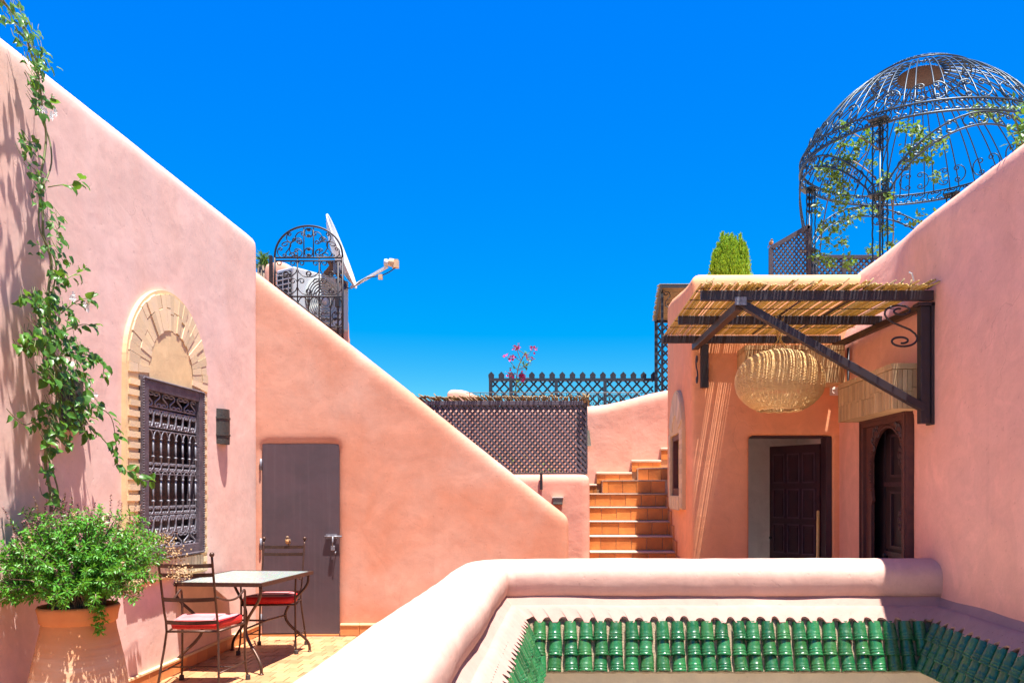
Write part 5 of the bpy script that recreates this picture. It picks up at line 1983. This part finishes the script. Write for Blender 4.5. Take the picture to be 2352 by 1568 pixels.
for (px, py, n) in ((1206, 842, 16), (1200, 835, 8), (1192, 880, 14), (1187, 898, 10), (1212, 835, 8), (1180, 840, 6), (1205, 815, 8)):
    for _ in range(n):
        q = PB(px + rr.gauss(0, 5), py + rr.gauss(0, 5)) + Vector((0, rr.gauss(0, .04), 0))
        add_leaf(bl, q, Vector((rr.gauss(0, 1), rr.gauss(0, 1), rr.gauss(0, .6))), .06, .02, Vector((0, 0, 1)))
bs_.build('stem', M['bark'], bg, smooth=True, fix=False)
bf.build('bracts', M['magenta'], bg, fix=False)
bl.build('leaves', M['ivy_far'], bg, fix=False)

# ------------------------------------------------------------------ iron gate, air conditioner and dish at the head of the left stairs
gate = thing('iron_gate', 'arched wrought iron gate with scrolls on top of the sloping wall', 'gate', (-2.8, 8.72, 3.3))
GYd = 8.72
GI = M['iron']
q = lambda px, py: P(px, py, GYd)
gl, gr = q(631, 600).x, q(787, 600).x
gc, ghw = (gl + gr) / 2, (gr - gl) / 2
gzs = q(0, 592).z
gtop = q(0, 519).z
T = lambda pts, nm, r=.009: MB().tube(pts, r, 6).build(nm, GI, gate, smooth=True)
arc = [(gc + ghw * cos(pi * k / 28), GYd, gzs + (gtop - gzs) * sin(pi * k / 28) ** .92 if 0 < k < 28 else gzs) for k in range(29)]
T(arc, 'arch', .011)
zb = lambda x: st_top(x) - .02
T([(gl, GYd, zb(gl) - .1), (gl, GYd, gzs)], 'stile', .012)
T([(gr, GYd, zb(gr) - .1), (gr, GYd, gzs)], 'stile', .012)
T([(gr - .05, GYd, zb(gr) - .1), (gr - .05, GYd, gzs - .05)], 'stile', .010)
MB().box2((gl - .055, GYd - .02, zb(gl) - .15), (gl - .025, GYd + .02, gzs + .02)).build('gate_post', GI, gate)
rows = [gzs, gzs - .034, q(0, 681).z, q(0, 751).z]
for z in rows:
    x0 = gl
    for xx in [gl + (gr - gl) * i / 40 for i in range(41)]:
        if zb(xx) < z: x0 = xx; break
    T([(x0, GYd, z), (gr, GYd, z)], 'rail', .009)
# diagonal bottom rail following the wall
T([(gl, GYd, zb(gl) + .035), (gr, GYd, zb(gr) + .035)], 'bottom_rail', .008)
for f in (.335, .655):
    x = gl + (gr - gl) * f
    T([(x, GYd, max(zb(x), rows[3] - .3)), (x, GYd, rows[0])], 'bar', .007)
for f in (.165, .50, .82):
    x = gl + (gr - gl) * f
    z0 = max(zb(x), rows[3] if f != .5 else rows[3] - .2)
    if z0 < rows[2] - .02:
        T([(x, GYd, z0), (x, GYd, rows[2])], 'bar', .007)
        MB().ball((x, GYd, (rows[2] + z0) / 2 + .06), .016, 8, 6, (.8, .8, 1.8)).build('knot', GI, gate, smooth=True)
for s in (-1, 1):
    x = gc + s * .052
    T([(x, GYd, gzs), (x, GYd, gtop - .02)], 'bar', .006)


def gs(kind, x, z, w, h, ru=1, rv=1, tilt=0.0):
    if z - h * .4 < zb(x): return
    R = Matrix.Rotation(tilt, 3, 'Y')
    inst('scroll', scroll_mesh(kind, w, h, .0062, GI), frame_m(Vector((x, GYd, z)), R @ Vector((ru, 0, 0)), R @ Vector((0, 0, rv))), gate)


cw_ = (gr - gl) / 3
for c in range(3):
    xc = gl + cw_ * (c + .5)
    zm = (rows[1] + rows[2]) / 2
    hh = (rows[1] - rows[2])
    for s in (-1, 1):
        gs('C', xc + s * cw_ * .25, zm + hh * .25, cw_ * .44, hh * .5, s, 1, s * .6)
        gs('C', xc + s * cw_ * .25, zm - hh * .25, cw_ * .44, hh * .5, s, -1, s * .6)
cw6 = (gr - gl) / 6
for c in range(6):
    xc = gl + cw6 * (c + .5)
    pts = [(xc + cw6 * .46 * cos(pi * k / 12), GYd, rows[2] - .10 + .095 * sin(pi * k / 12)) for k in range(13)]
    if zb(xc) < rows[2] - .12: T(pts, 'small_arch', .006)
    for s in (-1, 1):
        gs('C', xc + s * cw6 * .23, rows[3] + .12, cw6 * .4, .085, s, 1)
        gs('C', xc + s * cw6 * .23, rows[3] + .05, cw6 * .42, .085, s, -1, s * .3)
for c in range(3, 6):
    xc = gl + cw6 * (c + .5)
    for s in (-1, 1):
        gs('C', xc + s * cw6 * .24, rows[3] - .07, cw6 * .44, .12, s, 1)
        gs('C', xc + s * cw6 * .24, rows[3] - .19, cw6 * .44, .11, s, -1)
for s in (-1, 1):
    for (dx, dz, kind, w, h, t, ru) in ((.15, .12, 'C', .11, .20, .3, s), (.22, .09, 'S', .11, .17, .25 * s, -s), (.30, .05, 'C', .07, .11, .5 * s, s), (.10, .22, 'C', .09, .13, -.3 * s, s), (.02, .06, 'C', .05, .09, 0, s), (.20, .21, 'C', .08, .10, .7 * s, s), (.02, .27, 'C', .05, .09, 0, s), (.11, .05, 'C', .08, .09, 0, -s)):
        gs(kind, gc + s * dx, gzs + dz, w, h, ru, 1, t)
MB().box2((gr - .075, GYd - .03, q(0, 705).z), (gr - .03, GYd + .03, q(0, 683).z)).build('lock_box', GI, gate)

ac = thing('air_conditioner', 'white air conditioner outdoor unit behind the iron gate', 'appliance', (-2.95, 9.3, 3.3))
m0 = Matrix.Translation(Vector((-2.98, 9.35, 3.36))) @ Matrix.Rotation(radians(56), 4, 'Z')
ac.matrix_basis = m0; WM[ac.name] = m0.copy()
A = lambda mb, nm, m, par=ac, sm=False, bv=0: mb.build(nm, m, par, local=True, smooth=sm, bevel=bv)
A(MB().box((0, 0, .34), (.78, .30, .60)), 'casing', M['ac_body'], bv=.018)
A(MB().box((-.405, 0, .34), (.012, .24, .50)), 'coil', M['iron'])
for i in range(9):
    A(MB().box((-.416, 0, .12 + i * .055), (.008, .25, .012)), 'coil_guard', M['ac_body'])
for yy in (-.10, 0, .10):
    A(MB().box((-.416, yy, .34), (.008, .010, .48)), 'coil_guard', M['ac_body'])
A(MB().lathe([(.255, 0), (.262, .012), (.248, .016), (.240, .004), (.05, .002), (.001, .002)], 40, (.02, -.151, .34), rot_to((0, -1, 0))), 'fan_recess', M['ac_grille'], sm=True)
for k in range(7):
    r = .05 + k * .03
    A(MB().tube([(.02 + r * cos(2 * pi * i / 36), -.168, .34 + r * sin(2 * pi * i / 36)) for i in range(36)], .0055, 5, closed=True), 'grille_ring', M['ac_body'], sm=True)
A(MB().lathe([(.045, 0), (.04, .012), (.001, .014)], 16, (.02, -.162, .34), rot_to((0, -1, 0))), 'hub', M['ac_body'], sm=True)
A(MB().lathe([(.045, 0), (.045, .004), (.001, .004)], 20, (.325, -.151, .57), rot_to((0, -1, 0)) @ Matrix.Diagonal((.75, 1, 1))), 'badge', M['badge_blue'])
for s in (-1, 1):
    A(MB().box((s * .28, 0, .02), (.05, .34, .04)), 'foot', M['iron_grey'])
MB().box2((-3.6, 9.05, 2.4), (-2.85, 9.7, 3.36)).build('roof_block', M['pl_low'], kind='structure')

dish = thing('satellite_dish', 'white satellite dish tilted right with its receiver arm, behind the gate', 'satellite dish', (-2.55, 9.55, 3.4))
Yd_ = 9.5
ctr = P(786, 578, Yd_)
dn = Vector((cos(radians(20)) * .98, .09, sin(radians(20)))).normalized()
Rd = rot_to(dn)
rad = .43
prof = [(rad * t, .10 * t * t - .10) for t in (0.001, .2, .4, .6, .8, .95, 1.0)]
MB().lathe(prof + [(rad + .012, .004), (rad + .012, -.012), (rad - .004, -.010)] + [(r, z - .012) for r, z in prof[::-1][1:]], 40, ctr, Rd).build('reflector', M['white_metal'], dish, smooth=True)
bot = P(815, 658, Yd_)
lnb = P(897, 604, Yd_ - .25)
arm0 = P(800, 655, Yd_)
MB().bar(P(806, 660, Yd_), P(890, 612, Yd_ - .24), .022, .028).build('arm', M['white_metal'], dish)
e_ = (lnb - arm0).normalized()
MB().lathe([(.03, 0), (.045, .01), (.045, .06), (.03, .075)], 14, lnb + Vector((.05, 0, .0)), rot_to((-1, -.1, .1))).box(lnb + Vector((.055, 0, -.01)), (.07, .07, .09)).build('receiver', M['lnb'], dish, smooth=False)
MB().lathe([(.032, 0), (.04, .02), (.04, .05)], 14, lnb + Vector((-.02, 0, 0)), rot_to((-1, -.1, .1)), capt=True).build('feed_horn', M['white_metal'], dish, smooth=True)
MB().box(P(874, 636, Yd_ - .22), (.045, .04, .055)).build('cable_clip', M['lnb'], dish)
MB().tube(smooth_path([lnb + Vector((.06, 0, -.05)), P(893, 625, Yd_ - .22), P(874, 633, Yd_ - .22), P(845, 638, Yd_ - .2), P(830, 645, Yd_ - .1), P(806, 662, Yd_), P(790, 655, Yd_), P(782, 640, Yd_)], 4), .006, 5).build('cable', M['cable'], dish, smooth=True)
hub = P(765, 625, Yd_ + .05)
MB().bar(P(786, 600, Yd_), P(750, 632, Yd_ + .1), .05, .09).bar(P(795, 628, Yd_), P(762, 612, Yd_ + .05), .03, .03).build('bracket', M['rust'], dish)
MB().bar(P(740, 640, Yd_ + .1), P(768, 604, Yd_ + .05), .03, .05).bar(P(755, 600, Yd_ + .05), P(790, 650, Yd_), .03, .04).build('bracket', M['rust'], dish)
MB().box(P(776, 617, Yd_ + .02), (.09, .08, .12)).build('bracket', M['iron_grey'], dish)
MB().tube([P(752, 636, Yd_ + .1), P(752, 720, Yd_ + .1)], .03, 10).build('mast', M['iron_grey'], dish, smooth=True)
MB().box(P(752, 716, Yd_ + .1), (.12, .12, .03)).build('mast_base', M['iron_grey'], dish)

# cactus tuft peeping over the left wall's far end
tu = thing('spiky_plant', 'small spiky plant peeping out beside the left wall end', 'plant', P(604, 620, 10.6))
tm = MB()
for _ in range(160):
    c = P(604, 592, 10.6)
    d = Vector((rr.gauss(0, .6), rr.gauss(0, .6), rr.uniform(.1, 1)))
    add_leaf(tm, c + Vector((rr.gauss(0, .03), rr.gauss(0, .03), rr.uniform(-.16, .03))), d, .09, .010, Vector((1, 0, 0)))
tm.build('leaves', M['ivy_far'], tu, fix=False)
MB().tube([P(602, 610, 10.6), P(600, 780, 10.6)], .06, 8).build('stem', M['bark'], tu, smooth=True)
MB().box2((-4.3, 10.3, 2.0), (-3.9, 10.9, P(0, 780, 10.6).z)).build('roof_block', M['pl_low'], kind='structure')

# ------------------------------------------------------------------ topiary on the house roof
cy_ = thing('cypress_bush', 'rounded yellow-green cypress bush above the house parapet', 'tree', (1.875, 9.45, 3.72))
cf = MB()
rc = random.Random(15)
C0 = Vector((1.875, 9.45, 0))
zb0, zt0 = 3.86, P(0, 540, 9.45).z
for k in range(46):        # upright pointed sprays, each a narrow cone of scale leaves
    a, r = k * 2.4, .215 * sqrt((k + .5) / 46)
    base = C0 + Vector((r * cos(a), r * sin(a), 0))
    top = zb0 + (zt0 - zb0) * (.36 + .62 * sqrt(max(0, 1 - (r / .222) ** 2))) + rc.gauss(0, .035)
    wid = rc.uniform(.045, .065)
    for i in range(420):
        f = rc.random() ** .8
        z = zb0 - .05 + (top - zb0 + .05) * f
        w = wid * (1 - f ** 2.2) + .004
        b, q_ = rc.uniform(0, 6.28), w * sqrt(rc.random())
        q = Vector((base.x + q_ * cos(b), base.y + q_ * sin(b), z))
        add_leaf(cf, q, Vector((cos(b) * .35 + rc.gauss(0, .2), sin(b) * .35 + rc.gauss(0, .2), .9)), rc.uniform(.03, .052), .0065, Vector((rc.gauss(0, 1), -1, 0)))
cf.build('crown', M['cypress'], cy_, fix=False)
MB().tube([(C0.x, C0.y, 3.84), (C0.x, C0.y, 4.2)], .02, 6).build('trunk', M['bark'], cy_)
MB().lathe([(.10, 3.73), (.15, 3.86), (.16, 3.88), (.14, 3.88), (.13, 3.84), (.001, 3.84)], 20, C0).build('pot', M['pot_rim'], cy_, smooth=True)

# ------------------------------------------------------------------ wrought iron gazebo dome on the roof terrace
GZ = thing('iron_gazebo', 'large domed wrought iron gazebo overgrown with leafy shoots', 'gazebo', (4.52, 10.4, 2.9))
gi = M['iron_gazebo']
GC = Vector((4.52, 10.4, 0)); GR, GZR = 1.5, 5.72
DH = 1.07
nrib = 56


def dome_r(t):         # t from ring (0) to crown disc (1): radius, height
    g = radians(36)
    a = g + radians(46) * t
    return GR * cos(a) / cos(g), GZR + .13 + DH * (sin(a) - sin(g)) / (1 - sin(g))


rib_pts = [dome_r(k / 16) for k in range(17)]
rib = MB().tube([(r, 0, z) for r, z in rib_pts], .0082, 5).mesh('rib', gi, smooth=True)
for k in range(nrib):
    inst('rib', rib, Matrix.Translation((GC.x, GC.y, 0)) @ Matrix.Rotation(2 * pi * (k + (.28 if k % 2 else 0)) / nrib, 4, 'Z'), GZ)


def ring(z, r, rad, nm='hoop'):
    MB().tube([(GC.x + r * cos(2 * pi * k / 72), GC.y + r * sin(2 * pi * k / 72), z) for k in range(72)], rad, 6, closed=True).build(nm, gi, GZ, smooth=True)


ring(GZR, GR, .014); ring(GZR + .13, GR, .012)
ring(rib_pts[15][1], rib_pts[15][0], .010); ring(rib_pts[12][1] + .02, rib_pts[12][0] + .02, .007)
MB().lathe([(.001, GZR + .06 + DH), (rib_pts[15][0] * .8, rib_pts[15][1] - .02), (rib_pts[15][0] * .8, rib_pts[15][1] - .032), (.001, GZR + .04 + DH)], 28, GC).build('crown_disc', M['rubber'], GZ, smooth=True)
for k in range(88):
    a = 2 * pi * k / 88
    o = GC + Vector((GR * cos(a), GR * sin(a), GZR + .065))
    t = Vector((-sin(a), cos(a), 0)) * (1 if k % 2 else -1)
    inst('scroll', scroll_mesh('C' if k % 2 else 'S', .095, .125, .0085, gi), frame_m(o, t, BZ), GZ)
for k in range(36):        # scrolls standing on the ring between the ribs
    a = 2 * pi * (k + .5) / 36
    r, z = dome_r(.10)
    o = GC + Vector((r * cos(a), r * sin(a), z - .01))
    t = Vector((-sin(a), cos(a), 0)) * (1 if k % 2 else -1)
    inst('scroll', scroll_mesh('C', .15, .22, .0085, gi), frame_m(o, t, Vector((-.25 * cos(a), -.25 * sin(a), 1))), GZ)
for k in range(40):        # scroll band round the crown
    a = 2 * pi * k / 40
    r, z = rib_pts[13]
    o = GC + Vector(((r + .02) * cos(a), (r + .02) * sin(a), z + .03))
    t = Vector((-sin(a), cos(a), 0))
    inst('scroll', scroll_mesh('C', .10, .12, .008, gi), frame_m(o, t, Vector((-.8 * cos(a), -.8 * sin(a), .6))), GZ)
colang = [radians(a) for a in (230, 140, 50, 320)]
for a in colang:
    o = GC + Vector((GR * cos(a), GR * sin(a), 0))
    t = Vector((-sin(a), cos(a), 0)); rdir = Vector((cos(a), sin(a), 0))
    col = MB().tube([o + t * .0 + Vector((0, 0, 2.9)), o + Vector((0, 0, GZR))], .012, 6).build('column', gi, GZ, smooth=True)
    for (dt, dr) in ((-.085, 0), (.085, 0), (0, -.085)):
        # twisted rods
        pts = [o + t * dt + rdir * dr + Vector((.004 * cos(z * 40), .004 * sin(z * 40), z)) for z in [2.9 + (GZR - 2.9) * i / 60 for i in range(61)]]
        MB().tube(pts, .0095, 5).build('rod', gi, col, smooth=True)
    for zc_ in (GZR - .14, GZR - 1.0, 3.5):
        for i in range(3):
            for s in (-1, 1):
                for dd, ax in ((t, t), (rdir, rdir)):
                    inst('scroll', scroll_mesh('C', .075, .11, .007, gi), frame_m(o + ax * s * .045 + (rdir * -.04 if ax is rdir else Vector()) + Vector((0, 0, zc_ + (i - 1) * .10)), ax * s, BZ), col)
        MB().box(o + Vector((0, 0, zc_ + .17)), (.22, .22, .012), Matrix.Rotation(a, 3, 'Z')).build('plate', gi, col)
# arches between the columns
for i in range(4):
    a0 = colang[i]; a1 = colang[(i + 1) % 4]
    pairs = {0: (230, 140), 1: (140, 50), 2: (50, -40), 3: (320, 230)}[i]
    A0, A1 = radians(pairs[0]), radians(pairs[1])
    for (zlo, zhi, nm) in ((GZR - 1.02, GZR - .16, 'arch'), (GZR - .90, GZR - .02, 'arch')):
        pts = []
        for k in range(29):
            t = k / 28
            a = A0 + (A1 - A0) * t
            z = zlo + (zhi - zlo) * sin(pi * t) ** .65
            pts.append(GC + Vector((GR * cos(a), GR * sin(a), z)))
        MB().tube(pts, .011, 5).build(nm, gi, GZ, smooth=True)
    for k in range(14):
        t = (k + .5) / 14
        a = A0 + (A1 - A0) * t
        z = GZR - .96 + .86 * sin(pi * t) ** .65 + .01
        tt = Vector((-sin(a), cos(a), 0)) * (1 if k % 2 else -1)
        inst('scroll', scroll_mesh('C', .12, .13, .0085, gi), frame_m(GC + Vector((GR * cos(a), GR * sin(a), z)), tt, BZ), GZ)
# leafy shoots on the gazebo
sh = thing('gazebo_climber', 'leafy green climber winding through the iron gazebo', 'plant', (3.9, 9.4, 2.9))
sf, ss = MB(), MB()
rc = random.Random(8)


def shoot(pts, n=6, Y=None):
    pp = [P(px, py, y) for px, py, y in pts]
    ss.tube(smooth_path(pp, 4), .008, 4, caps=False)


def puff(px, py, y, s, n):
    for _ in range(int(n * 2.2)):
        q = P(px + rc.gauss(0, s), py + rc.gauss(0, s), y + rc.gauss(0, .08))
        add_leaf(sf, q, Vector((rc.gauss(0, 1), rc.gauss(0, 1), rc.gauss(-.1, .7))), rc.uniform(.05, .085), rc.uniform(.016, .024), Vector((rc.gauss(0, .6), rc.gauss(-.5, .6), 1)))


shoot([(2048, 590, 9.2), (2052, 520, 9.2), (2044, 440, 9.2), (2020, 420, 9.3), (1990, 390, 9.5), (1960, 370, 9.7)])
shoot([(2050, 500, 9.2), (2060, 400, 9.2), (2100, 360, 9.2), (2150, 320, 9.2)])
shoot([(1880, 610, 10.2), (1890, 520, 10.2), (1905, 440, 10.2), (1915, 380, 10.1), (1940, 320, 9.9)])
shoot([(1945, 470, 10.2), (1955, 400, 10.2), (1990, 350, 9.8)])
shoot([(2020, 345, 9.25), (2000, 330, 9.3), (1950, 300, 9.6)])
for (px, py, s, n) in ((1943, 293, 6, 24), (1938, 330, 8, 24), (1965, 335, 7, 16), (1990, 325, 8, 20), (2000, 310, 6, 12), (2075, 295, 8, 22), (2108, 305, 10, 34), (2135, 318, 8, 18), (2160, 330, 9, 22),
                     (1890, 388, 9, 30), (1912, 398, 9, 26), (1940, 370, 11, 40), (1960, 360, 9, 24), (1928, 400, 9, 22), (2095, 345, 10, 26), (2120, 345, 9, 20), (2085, 370, 9, 20), (2130, 365, 7, 16), (2000, 375, 6, 10), (2035, 408, 7, 16), (2040, 445, 8, 22),
                     (1905, 430, 8, 18), (1930, 430, 10, 30), (1945, 455, 9, 24), (1920, 470, 8, 18), (1880, 480, 7, 14), (2150, 405, 7, 12), (1975, 490, 7, 14), (1945, 505, 8, 20), (2005, 480, 7, 14), (1895, 520, 8, 18), (1920, 525, 8, 18), (1905, 555, 8, 18), (1935, 555, 7, 14),
                     (1880, 590, 8, 20), (1905, 600, 8, 20), (1950, 600, 8, 24), (2038, 525, 6, 14), (2046, 560, 6, 12), (2000, 575, 7, 12), (2020, 570, 6, 10), (2240, 255, 8, 20), (2275, 258, 10, 28), (2310, 250, 8, 20), (2165, 500, 9, 14), (2110, 500, 9, 12), (2200, 470, 8, 10)):
    puff(px, py, 9.25 if 2030 < px else 10.0, s, n)
sf.build('foliage', M['ivy_far'], sh, fix=False, kind='stuff')
ss.build('shoots', M['bark'], sh, fix=False)
# leaves and pot rim at the right wall's top, picture edge
rp2 = thing('trailing_plant', 'trailing leafy plant at the right wall top under the dome', 'plant', (2.9, 4.95, 3.6))
tf = MB()
for _ in range(150):
    q = P(2345 + rc.gauss(0, 12), 310 + rc.gauss(0, 38), 5.1 + rc.gauss(0, .08))
    if q.z < 3.66: continue
    add_leaf(tf, q, Vector((rc.gauss(0, 1), rc.gauss(0, 1), rc.gauss(-.4, .6))), rc.uniform(.035, .06), rc.uniform(.012, .018), Vector((0, -.5, 1)))
tf.build('foliage', M['leaf'], rp2, fix=False)
MB().tube(smooth_path([P(2360, 360, 5.1), P(2345, 320, 5.1), P(2335, 285, 5.1), P(2325, 262, 5.1)], 4), .006, 5).build('stem', M['stem'], rp2)

# ------------------------------------------------------------------ lattice screens beside the gazebo
l1 = thing('sloped_lattice_panel', 'dark lattice panel with sloping top left of the gazebo', 'screen', (2.7, 10.2, 2.9))
Yl = 10.25
a0, a1 = P(1770, 0, Yl).x, P(1858, 0, Yl).x
z0_, z1_ = P(0, 574, Yl).z, P(0, 523, Yl).z
lattice(l1, Vector((0, Yl, 0)), BX, BZ, [(a0, 3.4), (a1, 3.4), (a1, z1_), (a0, z0_)], .056, .020, .012, M['lattice'], 52)
for (p_, q_) in (((a0, 3.0), (a0, z0_ + .02)), ((a1, 3.0), (a1, z1_ + .02))):
    MB().bar((p_[0], Yl, p_[1]), (q_[0], Yl, q_[1]), .045, .04, Vector((0, 1, 0))).build('stile', M['lattice'], l1)
MB().bar((a0, Yl, z0_ + .02), (a1, Yl, z1_ + .02), .05, .04, Vector((0, 1, 0))).build('top_rail', M['lattice'], l1)
MB().box2((a0 + .02, Yl - .02, 3.36), (a1 - .02, Yl + .02, 3.40)).build('bottom_rail', M['lattice'], l1)
bird((a0 + .005, Yl, z0_ + .055), radians(60), 'small bird sitting on the lattice panel by the gazebo', .8)
MB().box2((2.3, 10.1, 2.7), (XR + .359, 15, 2.9)).build('roof_terrace', M['pl_low'], kind='structure')
l2 = thing('low_lattice_fence', 'dark low lattice fence seen under the gazebo', 'fence', (3.9, 12.3, 2.9))
Yl = 12.3
a0, a1 = P(1870, 0, Yl).x, 6.5
zt = P(0, 594, Yl).z
lattice(l2, Vector((0, Yl, 0)), BX, BZ, [(a0, zt - .5), (a1, zt - .5), (a1, zt), (a0, zt)], .085, .030, .014, M['lattice'], 47)
MB().box2((a0, Yl - .025, zt + .001), (a1, Yl + .025, zt + .05)).build('top_rail', M['lattice'], l2)
for x in (a0, P(1938, 0, Yl).x, 5.2, 6.5):
    MB().box2((x - .03, Yl - .025, 2.9), (x + .03, Yl + .025, zt)).build('post', M['lattice'], l2)
